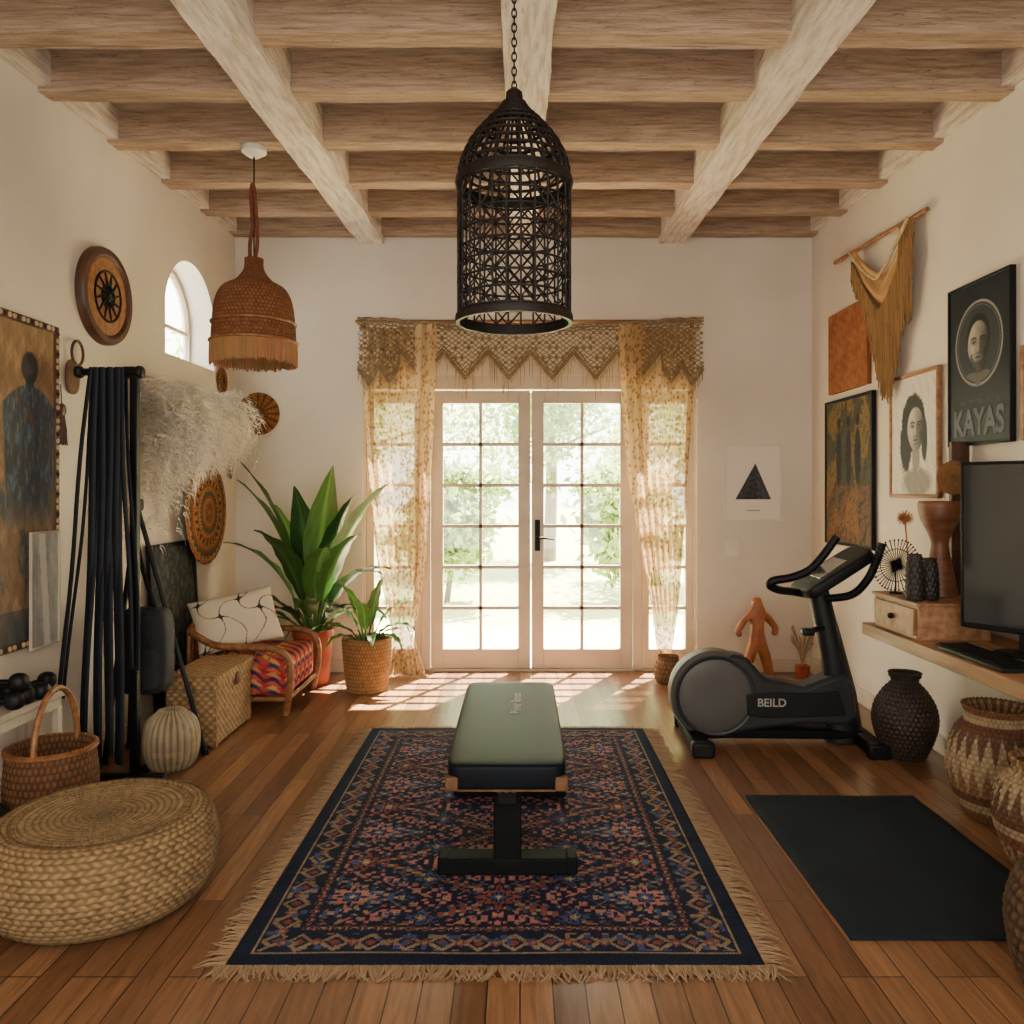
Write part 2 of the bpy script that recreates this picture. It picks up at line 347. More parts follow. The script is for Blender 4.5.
# door frame + sidelights
fy0,fy1=6.19,6.27
def leaf(name,x0,x1,handle_side,rows=6,colsn=2,z0=.02,z1=2.17,st=.095,bot=.15,top=.1,nm='door'):
    f=MB(); f.box((x0,fy0,z0),(x0+st,fy1-.03,z1)); f.box((x1-st,fy0,z0),(x1,fy1-.03,z1)); f.box((x0+st,fy0,z0),(x1-st,fy1-.03,z0+bot)); f.box((x0+st,fy0,z1-top),(x1-st,fy1-.03,z1))
    gx0,gx1,gz0,gz1=x0+st,x1-st,z0+bot,z1-top
    root=struct(name,f,M['doorwood'],bevel=.004,smooth=0)
    g=MB()
    for i in range(1,colsn):
        x=gx0+(gx1-gx0)*i/colsn; g.box((x-.012,fy0+.004,gz0),(x+.012,fy1-.034,gz1))
    for j in range(1,rows):
        z=gz0+(gz1-gz0)*j/rows; g.box((gx0,fy0+.004,z-.013),(gx1,fy1-.034,z+.013))
    obj('muntins',g,M['doorwood'],root,smooth=0)
    obj('glass_pane',MB().box((gx0,fy0+.024,gz0),(gx1,fy0+.028,gz1)),M['glass'],root,smooth=0)
    return root
d1=leaf('door_1',-.69,.08,1); d2=leaf('door_2',.09,.87,0)
h=MB(); hx0=.135
h.box((hx0-.02,fy0-.012,.93),(hx0+.02,fy0,1.17)); h.lathe([(.014,0),(.014,-.05)],12,(hx0,fy0-.012,1.03),axis='y'); h.tube([(hx0,fy0-.06,1.03),(hx0+.05,fy0-.062,1.032),(hx0+.13,fy0-.06,1.02)],[.011,.010,.008],8)
obj('door_handle',h,M['black'],d2,bevel=.002)
w1=leaf('window_1',OX0+.02,-.76,0,6,1,st=.06); w2=leaf('window_2',.94,OX1-.02,0,6,1,st=.06)
f=MB(); f.box((OX0,6.17,2.18),(OX1,6.30,OZ)); f.box((OX0,6.17,0),(OX0+.018,6.3,2.18)); f.box((OX1-.018,6.17,0),(OX1,6.3,2.18)); f.box((-.755,6.17,0),(-.695,6.3,2.18)); f.box((.875,6.17,0),(.935,6.3,2.18)); f.box((OX0,6.17,-.001),(OX1,6.36,.018))
struct('door_frame',f,M['doorwood'],bevel=.004,smooth=0)
# arched window
f=MB(); fx=XL-.19; arch=[(fx,y0+.02,z0+.02)]+[(fx,ym-(rad-.02)*math.cos(PI*i/20),zs+(rad-.02)*math.sin(PI*i/20)) for i in range(21)]+[(fx,y1-.02,z0+.02)]
f.tube(arch+[arch[0]],.025,6); f.box((fx-.012,ym-.012,z0),(fx+.012,ym+.012,zs+rad-.02)); f.box((fx-.012,y0+.02,zs-.02),(fx+.012,y1-.02,zs+.005))
w3=struct('window_3',f,M['doorwood'],smooth=0)
poly=[(a[1],a[2]) for a in arch]; obj('glass_pane',MB().prism(poly,fx-.002,fx+.002,plane='yz'),M['glass'],w3,smooth=0)
# ================================================================= OUTSIDE
struct('ground_lawn',MB().box((-30,6.36,-.2),(30,60,-.06)),M['grass'])
struct('ground_patio',MB().box((-4,6.36,-.059),(4,8.4,-.03)),M['paving'])
def tree(x,y,h,r,n,cols,label,cat='tree',seed=1,trunk=True,nm='garden_tree'):
    rn=np.random.default_rng(seed); t=thing(nm,label,cat,(x,y,-.06))
    m=MB(); pts=[(0,0,0),(.05,.03,h*.3),(-.04,0,h*.6),(.03,0,h*.85)]
    m.tube(cat_prof(pts,5),[.09*(1-.045*i)*h/4 for i in range(16)],8)
    for i in range(7):
        a=i*2.4; z=h*(.35+.06*i); m.tube([(0,0,z),(r*.3*math.cos(a),r*.3*math.sin(a),z+.3),(r*.7*math.cos(a),r*.7*math.sin(a),z+.6)],[.03*h/4,.02*h/4,.008],6)
    obj('trunk' if trunk else 'stem',m,M['bark'],t)
    blobs=[(rn.normal(0,r*.42),rn.normal(0,r*.42),h*(.25 if not trunk else .35)+rn.random()*h*.6) for _ in range(34)]
    f=MB(); vs=[];fs=[];cs=[]
    cc=[np.array(hx(k)) for k in cols]
    for i in range(n):
        bl=blobs[rn.integers(34)]; p=np.array(bl)+rn.normal(0,r*.18,3); p[2]=max(p[2],.1)
        d=rn.normal(0,1,3); d/=np.linalg.norm(d); e=np.cross(d,rn.normal(0,1,3)); e/=np.linalg.norm(e)+1e-6
        s=.06+.05*rn.random(); o=len(vs); vs+=[p-d*s,p+e*s*.45,p+d*s,p-e*s*.45]; fs.append((o,o+1,o+2,o+3)); cs+=[cc[rn.integers(len(cc))]*(.8+.4*rn.random())]*4
    f.add(vs,fs,np.clip(np.array(cs),0,1).tolist()); obj('foliage',f,M['xleaf'],t,smooth=0)
G1=['#7f9656','#93a867','#a6b87a']; G2=['#758d50','#8ba062','#9db274']; G3=['#a2b279','#b2c08a']
tree(-3.2,13.5,5.0,1.5,6500,G1,'bright green garden tree behind left sidelight','tree',1)
tree(.6,16.5,6.4,2.1,9000,G2,'taller garden tree seen through the middle of the french doors','tree',2)
tree(3.4,13.0,4.6,1.4,5500,G3,'pale green garden tree beyond the right sidelight','tree',3)
tree(-.95,10.4,1.9,.7,3200,G2,'low round shrub through lower left french door','shrub',4,False,'garden_shrub')
tree(1.5,10.4,2.0,.75,3200,G1,'low leafy shrub through lower right french door','shrub',5,False,'garden_shrub')
tree(-3.0,10.0,1.9,.8,2600,G3,'low pale shrub outside the left sidelight','shrub',6,False,'garden_shrub')
tree(-3.9,21,7.5,2.9,8000,G3,'distant hazy tree on left of the garden','tree',8)
tree(5.2,21,7.5,2.8,7000,G1,'distant hazy tree on right of the garden','tree',9)
# ================================================================= RUG
RX0,RX1,RY0,RY1=-.865,.72,2.343,4.676
nx,ny=440,650
xs=np.linspace(RX0,RX1,nx);ys=np.linspace(RY0,RY1,ny);Xg,Yg=np.meshgrid(xs,ys)
rcx,rcy=(RX0+RX1)/2,(RY0+RY1)/2; cell=.0072
qx=np.round((Xg-rcx)/cell)*cell; qy=np.round((Yg-rcy)/cell)*cell
hw,hl=(RX1-RX0)/2,(RY1-RY0)/2; d=np.minimum(hw-np.abs(qx),hl-np.abs(qy))
navy,rust,pink,tan,slate,crm=[rgb(k) for k in ('#161e31','#70403b','#9c6760','#85715d','#36466a','#9c8a76')]
def hsh(a,b,s=0): return np.abs(np.sin(a*127.1+b*311.7+s*74.7)*43758.5453)%1
C=np.ones((ny,nx,3))*navy
def setc(mask,c): C[mask]=c
along=np.where((hw-np.abs(qx))<(hl-np.abs(qy)),np.abs(qy),np.abs(qx))
def band(a,b,bg,fg,fg2,per):
    m=(d>=a)&(d<b); mid=(a+b)/2; wv=(b-a)/2; u=(along%per)/per-.5; v=(d-mid)/wv
    setc(m,bg); dm=np.abs(u)*2+np.abs(v); setc(m&(dm<.95),fg); setc(m&(dm<.6),bg); setc(m&(dm<.34),fg2)
    u2=((along+per/2)%per)/per-.5; d2=np.abs(u2)*2.6+np.abs(v)*1.1; setc(m&(d2<.5),fg2); setc(m&(d2<.24),fg)
band(.038,.043,rust,rust,rust,1); band(.055,.060,tan,tan,tan,1)
band(.062,.165,navy,tan*.95,rust,.11); band(.167,.172,tan,tan,tan,1); band(.175,.21,navy,rust,tan,.05)
bm=(d>.068)&(d<.16); hb_=hsh(np.round(qx/.02),np.round(qy/.02),3); setc(bm&(hb_>.93),tan*.9); setc(bm&(hb_<.10),slate)
fm=d>=.212
ax=np.abs(qx); ty=.52; yy=np.abs(((qy+ty/2)%ty)-ty/2)
sx=np.floor(ax/.018)*.018; sy=np.floor(yy/.018)*.018
dia=sx/.50+sy/.27
st=np.abs(np.sin(ax*26+1.5*np.sin(yy*30))); setc(fm&(st<.08),slate); st2=np.abs(np.sin(yy*30+1.2*np.sin(ax*28))); setc(fm&(st2<.07),tan*.8)
t1=np.sin(ax*70)*np.sin(yy*74+ax*14); setc(fm&(t1>.74),rust); setc(fm&(t1>.9),pink); setc(fm&(t1<-.80),slate); setc(fm&(t1<-.93),tan)
for lv,cw,cc,c2_ in ((.50,.06,pink,navy),(.86,.05,rust,tan),(1.22,.065,pink*.95,navy),(1.62,.05,slate,tan)):
    ed=np.abs(dia-lv); setc(fm&(ed<cw+.02),navy); setc(fm&(ed<cw),cc); setc(fm&(ed<cw*.42),c2_)
    hk=(np.abs(dia-lv-cw-.055)<.035)&(np.floor(ax/.018+yy/.018)%3==0); setc(fm&hk,cc)
def ros(px_,py_,r,c1,c2,k=6):
    dx=ax-px_; dy=yy-py_; rr_=np.abs(dx)+np.abs(dy)*.9; th=np.arctan2(dy,dx); pet=r*(.85+.2*np.cos(k*th))
    setc(fm&(rr_<pet*1.2),navy); setc(fm&(rr_<pet),c1); setc(fm&(rr_<pet*.6),navy); setc(fm&(rr_<pet*.42),c2); setc(fm&(rr_<r*.14),crm)
ros(0,0,.10,pink,tan,8); ros(.5,.26,.09,pink,slate,8); ros(.5,0,.07,rust,tan,8); ros(.0,.26,.08,rust,slate,8); ros(.25,.13,.05,slate,tan,4)
hc=hsh(np.round(ax/.015),np.round(yy/.015)); setc(fm&(hc>.97),tan); setc(fm&(hc<.03),slate)
C=C*(.80+.36*rng.random((ny,nx,1)))*(.88+.22*hsh(np.round(Yg/.02),0*Yg)[...,None]); C=linA(np.clip(C,0,1))
Z=.010+.0015*np.sin(Xg*9+Yg*5)+.0008*rng.random((ny,nx)); edge=np.minimum(np.minimum(Xg-RX0,RX1-Xg),np.minimum(Yg-RY0,RY1-Yg)); Z=np.where(edge<.004,.001,Z)
rug=thing('area_rug','large navy and rust patterned persian style rug with knotted fringe under bench','rug',(0,0,0))
obj('rug_pile',MB().grid(np.stack([Xg,Yg,Z],-1),C),amat('wool pile',.95,.5,500,spec=.15),rug,smooth=180)
def fringe(mb,p0,p1,out,L,n,c,z=.006,wid=.005):
    for i in range(n):
        t=(i+random.random()*.6)/n; x=p0[0]+(p1[0]-p0[0])*t; y=p0[1]+(p1[1]-p0[1])*t
        l=L*(.75+.5*random.random()); a=random.uniform(-.5,.5); tx,ty=(p1[0]-p0[0]),(p1[1]-p0[1]); tl=math.hypot(tx,ty); tx/=tl;ty/=tl
        pts=[]
        for s in (0,.35,.7,1):
            w_=l*s; sw=a*w_*s*1.2; pts.append((x+out[0]*w_+tx*sw,y+out[1]*w_+ty*sw,z+.002*random.random() if s<.9 else .003))
        k=.75+.45*random.random(); mb.tube(pts,[wid,wid*.8,wid*.7,wid*.4],4,c=tuple(q*k for q in c),flat=.5)
fc=hx('#8b7358')
for p0_,p1_,o_,l_,n_ in (((RX0,RY0),(RX0,RY1),(-1,-.1),.075,330),((RX1,RY0),(RX1,RY1),(1,-.1),.075,330),((RX0-.03,RY0),(RX1+.03,RY0),(0,-1),.06,330),((RX0,RY1),(RX1,RY1),(0,1),.05,220)):
    fr=MB(); fringe(fr,p0_,p1_,o_,l_,n_,fc); obj('fringe',fr,M['attr'],rug)
# ================================================================= BENCH
bx=-.045; bz=.013
bn=thing('weight_bench','flat dark slate padded weight bench with tan piped corners standing on the rug','bench',(bx,3.26,bz))
pad=MB(); pad.superq((0,0,.425),.205,.59,.046,.16,30); obj('pad',pad,M['leather'],bn,smooth=60)
for s in(-1,1):
    m=MB(); m.superq((s*.184,-.578,.404),.022,.0145,.024,.3,10); obj('corner_patch',m,M['tan'],bn,smooth=60)
m=MB().box((-.165,-.5925,.38),(.165,-.575,.386)); obj('piping',m,M['tan'],bn,bevel=.002)
m=MB().box((-.11,-.5,.36),(.11,.5,.382)).box((-.035,-.5,.30),(.035,.5,.36)); m.box((-.17,-.55,.365),(.17,-.47,.385)); obj('seat_rail',m,M['black'],bn,bevel=.004)
for y in(-.34,.40):
    m=MB().box((-.05,y-.04,.05),(.05,y+.04,.36)); obj('post',m,M['dgrey'],bn,bevel=.006)
    m=MB().box((-.25,y-.045,0.0),(.25,y+.045,.06)); f_=obj('foot',m,M['dgrey'],bn,bevel=.006)
    for q_ in((-.252,-.21),(.21,.252)): obj('foot_cap',MB().box((q_[0],y-.048,0),(q_[1],y+.048,.063)),M['dgrey'],f_,bevel=.008)
obj('connecting_bar',MB().box((-.03,-.3,.1),(.03,.36,.15)),M['dgrey'],bn,bevel=.004)
for x_ in (-.025,0,.025): obj('bolt',MB().lathe([(0,0),(.008,0),(.008,-.012),(0,-.012)],8,(x_,-.552,.374),axis='y'),M['lgrey'],bn)
obj('lettering',text_mesh('Power fitness',.06,.0008,.0008),M['lett'],bn,(.03,.18,.4722),(0,0,PI/2))
# ================================================================= YOGA MAT
m=MB(); V=[];
for i in range(40):
    for_y=2.483+1.165*i/39; V.append([(1.026+.765*j/19,for_y,.008+.0015*math.sin(i*.5+j*.3)) for j in range(20)])
m.grid(np.array(V)); o=obj('yoga_mat',m,M['mat'],smooth=180); md=o.modifiers.new('s','SOLIDIFY'); md.thickness=.007; md.offset=-1
tag(o,'flat dark slate exercise mat on the wooden floor right of the rug','mat')
# ================================================================= ELLIPTICAL
el=thing('exercise_bike','grey and black exercise bike with round flywheel housing and angled console','exercise machine',(1.42,4.45,0),(0,0,-.03))
def q(px,py): return ((px-775)/180,1.4-(py-490)/180)
m=MB(); hc=q(713,696)
m.lathe([(0,-.085),(.10,-.088),(.17,-.085),(.215,-.075),(.243,-.05),(.25,0),(.243,.05),(.215,.075),(.1,.088),(0,.085)],64,(hc[0],0,hc[1]+.015),axis='y'); hs=obj('flywheel_housing',m,M['lgrey'],el)
m=MB(); m.lathe([(.20,-.079),(.212,-.084),(.222,-.076)],64,(hc[0],0,hc[1]+.015),axis='y'); obj('hub_trim',m,M['grey'],hs)
poly=[q(*p) for p in [(716,668),(728,652),(744,655),(762,676),(800,684),(825,674),(838,670),(848,682),(852,714),(842,722),(800,721),(760,726),(716,734)]]
obj('body_shell',MB().prism(poly,-.080,.080),M['grey'],el,bevel=.025)
poly=[q(*p) for p in [(742,691),(768,689),(812,689),(832,687),(840,711),(800,713),(762,714),(744,712)]]
pn=obj('side_panel',MB().prism(poly,-.090,-.078),M['panel'],el,bevel=.006)
obj('lettering',text_mesh('BEILD',.062,.0008,.001),M['lett'],pn,((767-775)/180,-.0912,.238),(PI/2,0,0))
m=MB().box((-.47,-.07,.035),(.46,.07,.085)); obj('base_rail',m,M['dgrey'],el,bevel=.012)
for x_ in (-.455,.455):
    m=MB().box((x_-.05,-.28,.012),(x_+.05,.28,.075)); s_=obj('stabilizer',m,M['dgrey'],el,bevel=.015)
    for e in(-1,1):
        obj('end_cap',MB().box((x_-.06,e*.275-.03,0),(x_+.06,e*.275+.03,.083)),M['blackp'],s_,bevel=.015)
mp=[q(p,r) for p,r in ((843,740),(839,690),(829,640),(817,590))]
m=MB(); V=[]
for (x_,z_),wx,wy in zip(mp,(.11,.086,.066,.058),(.07,.065,.06,.055)):
    V.append([(x_+wx*math.cos(a)*1.0,wy*math.sin(a),z_) for a in np.linspace(0,2*PI,16,endpoint=False)])
m.grid(np.array(V),cu=True); obj('mast',m,M['panel'],el)
R_=Matrix.Rotation(-math.radians(33),4,'Y'); cc=q(831,572)
m=MB(); T_=Matrix.Translation((cc[0],0,cc[1]))@R_
m.superq((0,0,0),.215,.17,.034,.3,20,M=T_)
cons=obj('console',m,M['blackp'],el)
obj('display',MB().box((-.1,-.11,.028),(.08,.11,.038),M=T_),M['screen'],cons,bevel=.003)
for i in range(5): obj('button',MB().box((-.15,-.07+.03*i,.03),(-.13,-.052+.03*i,.039),M=T_),M['lgrey'],cons)
def hb(pts,y,r=.016): return MB().tube(cat_prof([(q(*p)[0],yy_,q(*p)[1]) for p,yy_ in zip(pts,y)],6),r,12)
obj('handlebar',hb([(816,596),(792,591),(772,587),(761,582),(764,577),(780,574),(797,567),(810,554),(824,535)],(0,-.05,-.14,-.17,-.185,-.19,-.19,-.185,-.18),.022),M['blackp'],el)
obj('handlebar',hb([(820,598),(842,592),(854,576),(861,558),(867,541)],(-.03,-.12,-.17,-.185,-.185),.022),M['blackp'],el)
m=MB(); a=q(800,628); m.tube([(a[0],-.11,a[1]),(q(826,626)[0],-.02,a[1]+.01)],.016,8); m.superq((a[0],-.12,a[1]),.035,.03,.02,.5,10); obj('adjustment_knob',m,M['blackp'],el)
# ================================================================= LANTERN
LX,LY=-.02,2.75
ln=thing('lantern_pendant','large black open lattice cage lantern hanging on chain from the centre beam','lamp',(LX,LY,0))
r0=.193; zb,zt=1.985,2.45
def ring(mb,r,z,t,n=56,**k): mb.tube([(r*math.cos(2*PI*i/n),r*math.sin(2*PI*i/n),z) for i in range(n)],t,6,closed=True,**k)
NV=26; NR=8; rowsz=[zb+.02+(zt-zb-.04)*i/NR for i in range(NR+1)]
m=MB()
for i in range(NV):
    a=2*PI*i/NV; m.tube([(r0*math.cos(a),r0*math.sin(a),zb),(r0*math.cos(a),r0*math.sin(a),zt)],.0036,5)
for z in rowsz: ring(m,r0,z,.0042)
random.seed(3)
for i in range(NV):
    for j in range(NR):
        a0=2*PI*i/NV;a1=2*PI*(i+1)/NV;za,zc=rowsz[j],rowsz[j+1]
        if random.random()<.75: m.tube([(r0*math.cos(a0),r0*math.sin(a0),za),(r0*math.cos(a1),r0*math.sin(a1),zc)],.0032,4)
        if random.random()<.6: m.tube([(r0*math.cos(a1),r0*math.sin(a1),za),(r0*math.cos(a0),r0*math.sin(a0),zc)],.0032,4)
obj('lattice_cage',m,M['lantern'],ln)
for z in (zb,zt): obj('rim_band',MB().lathe([(r0-.006,z-.014),(r0+.008,z-.014),(r0+.010,z),(r0+.008,z+.014),(r0-.006,z+.014),(r0-.006,z-.014)],56),M['lantern'],ln)
m=MB(); dp=cat_prof([(.193,2.45),(.186,2.51),(.155,2.585),(.10,2.655),(.055,2.70),(.035,2.73)],5)
for i in range(30):
    a=2*PI*i/30; m.tube([(r*math.cos(a),r*math.sin(a),z) for r,z in dp],.0048,5)
for i,(r,z) in enumerate(dp):
    if i%2==0: ring(m,r,z,.006,40)
m.lathe([(.05,2.70),(.045,2.72),(.03,2.74),(.028,2.765),(.012,2.78),(.0,2.78)],24)
obj('dome_top',m,M['lantern'],ln)
z=2.775; k_=0; ztop=zj(LY)-.035
while z<ztop-.005:
    pts=[]
    for i in range(12):
        a=2*PI*i/12; x_=.008*math.cos(a); z_=.017*math.sin(a)
        pts.append((x_,0,z+.014+z_) if k_%2==0 else (0,x_,z+.014+z_))
    obj('chain_link',MB().tube(pts,.0028,5,closed=True),M['black'],ln); z+=.025; k_+=1
obj('ceiling_rose',MB().lathe([(0,ztop-.012),(.04,ztop-.010),(.045,ztop),(0,ztop)],24),M['black'],ln)
# ================================================================= WICKER PENDANT
wx,wy=-1.433,4.31; dz=-.075
wp=thing('wicker_pendant','brown woven bell shaped pendant lampshade with fringe hanging near arched window','lamp',(wx,wy,dz))
m=MB(); woven(m,[(.05,2.72),(.055,2.66),(.10,2.60),(.165,2.56),(.20,2.49),(.215,2.38),(.222,2.26)],26,60,.006,'weave',base=hx('#8a5735'),var=.6,sub=4)
woven(m,[(.218,2.26),(.21,2.38),(.19,2.49),(.155,2.555),(.09,2.59)],10,44,.003,'weave',base=hx('#5e3920'),var=.4,flip=True); obj('woven_shade',m,M['attr'],wp)
m=MB()
for i in range(220):
    a=2*PI*i/220; l=.11+.02*random.random(); rr=.222
    m.tube([(rr*math.cos(a),rr*math.sin(a),2.27),((rr+.004)*math.cos(a),(rr+.004)*math.sin(a),2.27-l*.5),((rr-.003+.008*random.random())*math.cos(a+.01),(rr)*math.sin(a+.01),2.27-l)],.0035,4,c=tuple(k*(.7+.5*random.random()) for k in hx('#a2774e')))
obj('fringe',m,M['attr'],wp)
m=MB(); ring(m,.226,2.27,.008); ring(m,.219,2.37,.007); obj('rim',m,M['rattan'],wp)
zc=zj(wy)+.006-dz
m=MB(); m.tube([(0,0,2.7),(0,0,zc-.02)],.004,6); obj('cord',m,M['black'],wp)
m=MB().lathe([(0,zc-.05),(.03,zc-.05),(.065,zc-.025),(.067,zc),(0,zc)],30); obj('ceiling_rose',m,M['white'],wp)
m=MB(); m.tube(cat_prof([(0,0,2.70),(.018,0,2.8),(.012,0,2.95),(.004,0,3.08),(-.01,0,3.12),(-.016,0,3.05),(-.008,0,2.9),(-.022,0,2.8),(-.02,0,2.7)],5),.011,8); obj('rope_loop',m,mat('rust rope',hx('#6a341d'),.8,scale=40,bump=.4),wp)
m=MB(); m.superq((0,0,2.42),.045,.045,.06,1,14); obj('bulb',m,M['white'],wp)
# ================================================================= CURTAINS & VALANCE
ro=thing('curtain_rod','slim wooden curtain rod above the french doors','curtain rod',(0,6.03,2.67))
obj('rod',MB().tube([(-1.24,0,0),(1.36,0,0)],.014,12),M['wood'],ro)
for x_ in(-1.2,.06,1.32): obj('bracket',MB().tube([(x_,0,-.002),(x_,.12,-.002)],.008,8).box((x_-.015,.112,-.03),(x_+.015,.1235,.03)),M['brass'],ro)
def curtain(name,label,keys,yb,amp,nf,seed,inner):
    ys_=[k[0] for k in keys]; N_=130; W_=190; V=[]
    for i in range(N_):
        py=ys_[0]+(ys_[-1]-ys_[0])*i/(N_-1); l=np.interp(py,ys_,[k[1] for k in keys]); r=np.interp(py,ys_,[k[2] for k in keys])
        row=[]
        for j in range(W_):
            u=j/(W_-1); ph=nf*2*PI*u+.6*math.sin(i*.04+seed)+.5*math.sin(u*7+seed)
            y_=yb+amp*math.sin(ph)*(.7+.3*math.sin(i*.06+u*5)); px=l+(r-l)*(u+.014*math.sin(2*ph))
            ui=u if inner>0 else 1-u; s_=min(1,max(0,(ui-.68)/.07)); s_=s_*s_*(3-2*s_); vv=min(1,max(0,(520-py)/110)); y_-=.125*s_*vv
            X,_,Z_=P(px,py,yb); row.append((X*y_/yb,y_,max(Z_,.015)))
        V.append(row)
    t=tag(obj(name,MB().grid(np.array(V)),M['sheer'],smooth=180),label,'curtain'); return t
curtain('sheer_curtain','golden cream embroidered sheer curtain gathered left of the french doors',[(328,362,436),(400,363,434),(480,368,430),(560,377,426),(610,387,419),(635,392,413),(655,390,420),(684,384,428)],5.985,.042,7,1,1)
curtain('sheer_curtain','golden cream embroidered sheer curtain gathered right of the french doors with pointed tail',[(328,620,697),(400,622,694),(480,629,688),(560,643,682),(610,652,678),(645,656,673),(656,660,671)],5.985,.042,7,4,-1)
# valance
m=MB(); vy=5.93; VX0,VX1=-1.205,1.36; ztop=2.675
def tri_(t): return 1-abs(2*t-1)
def zbv(x):
    e=min(x-VX0,VX1-x); per=(VX1-VX0)/8
    t=((x-VX0)%per)/per; b_=2.42-.20*tri_(t)
    if e<per*.95:
        t2=((x-VX0)%(per/2))/(per/2); b_=2.33-.13*tri_(t2)-.03*(1-e/per)
    return b_
def vrip(x): return vy+.018*math.sin(x*21)
def ztp(x): return ztop-.05*(1-min(1,abs((x-.08)/1.2))**2)
step=.05
for sgn in (1,-1):
    x=VX0-.6
    while x<VX1+.6:
        run=[]
        for k_ in range(60):
            xx=x+sgn*k_*.017+.004*math.sin(k_*1.7+x*9); zz=ztop-k_*.0125
            if VX0<=xx<=VX1 and zz>=zbv(xx) and zz<=ztp(xx): run.append((xx,vrip(xx)-.002*sgn,zz))
            elif run:
                if len(run)>1: m.tube(run,.0035,4)
                run=[]
        if len(run)>1: m.tube(run,.0035,4)
        x+=step
xs_=np.linspace(VX0,VX1,200)
for dz_,rr in((0,.010),(-.022,.007),(-.045,.005)): m.tube([(x,vrip(x),ztp(x)+dz_+.003*math.sin(x*60)) for x in xs_],rr,5)
xs_=np.linspace(VX0,VX1,400)
for dz_,rr in((0,.010),(.022,.007),(.05,.006)): m.tube([(x,vrip(x),min(zbv(x)+dz_,ztp(x))) for x in xs_],rr,5)
for i in range(52):
    for j in range(9):
        x=VX0+.025+i*.05+(j%2)*.025; z=ztop-.075-j*.0368
        if x<VX1 and zbv(x)+.012<z<ztp(x)-.02 and random.random()<.5: m.superq((x,vrip(x)-.004,z),.013,.005,.013,1,6)
vl=thing('crochet_valance','tan crochet lace valance with zigzag scalloped edge across top of window','valance')
obj('lace_net',m,M['lace'],vl)
m=MB()
for i in range(260):
    x=VX0+(VX1-VX0)*(i+.5*random.random())/260; z=zbv(x)+.004; e=min(x-VX0,VX1-x)
    l=(.03+.04*random.random()) if e>.45 else .08
    if .45<e and random.random()<.3: l+=.12
    m.tube([(x,vrip(x),z),(x+.003,vrip(x)-.003,z-l*.5),(x+random.uniform(-.006,.006),vrip(x),z-l)],[.003,.0028,.0018],4)
obj('tassel_fringe',m,M['macra'],vl)
bv=MB(); woven(bv,[(.0,.004),(.07,.004),(.1,.06),(.1,.12),(.07,.18),(.075,.2)],9,22,.006,'weave',base=hx('#8a6844'),var=.5)
tag(obj('small_basket',bv,M['attr'],loc=((667-520)/800*5.85,5.80,0)),'small round wicker basket on the floor under the right curtain','basket')
# ================================================================= PICTURES
def picture(name,label,cat,loc,rotz,w,h,fw,fmat,fn,res=170,dep=.03,cm='paint',rot=None,deco=None):
    t=thing(name,label,cat,loc,rot or (0,0,rotz)); a,b=w/2,h/2
    m=MB(); 
    if fw>0:
        m.box((-a,0,-b),(-a+fw,dep,b)).box((a-fw,0,-b),(a,dep,b)).box((-a+fw,0,-b),(a-fw,dep,-b+fw)).box((-a+fw,0,b-fw),(a-fw,dep,b)); fr_=obj('frame',m,fmat,t,bevel=.003)
        if deco: deco(fr_,a,b,fw)
    iw,ih=w-2*fw,h-2*fw; nx_=int(res*iw/max(iw,ih));ny_=int(res*ih/max(iw,ih))
    U,V=np.meshgrid(np.linspace(0,1,nx_),np.linspace(0,1,ny_)); C=linA(np.clip(fn(U,V,iw/ih),0,1))
    y_=.008 if fw>0 else 0.0
    G=np.stack([(U-.5)*iw,0*U+y_,(V-.5)*ih],-1); m=MB().grid(G,C)
    m.add([(-iw/2,dep-.002,-ih/2),(iw/2,dep-.002,-ih/2),(iw/2,dep-.002,ih/2),(-iw/2,dep-.002,ih/2)],[(3,2,1,0)],(.2,.15,.1))
    if fw==0:
        for p_,q_ in (((-a,-b),(a,-b)),((a,-b),(a,b)),((a,b),(-a,b)),((-a,b),(-a,-b))):
            m.add([(p_[0],0,p_[1]),(p_[0],dep,p_[1]),(q_[0],dep,q_[1]),(q_[0],0,q_[1])],[(0,1,2,3)],tuple(C[0,0]))
    obj('canvas' if cm=='paint' else 'print',m,M[cm],t,smooth=30); return t
def fbm(U,V,s,seed=0,oct=4):
    r=np.random.default_rng(seed); out=np.zeros_like(U); a=1
    for o in range(oct):
        for k in range(5):
            th=r.random()*2*PI; out+=a*np.sin((U*math.cos(th)+V*math.sin(th))*s*2*PI*(.6+.8*r.random())+r.random()*6)/5
        s*=2;a*=.6
    return out
def ell(U,V,cx,cy,rx,ry): return np.hypot((U-cx)/rx,(V-cy)/ry)
def lay(C,m,c,a=1):
    m=np.clip(m,0,1)[...,None]*a; return C*(1-m)+np.array(c)*m
def sm(d,w=.03): return np.clip((1-d)/w,0,1)
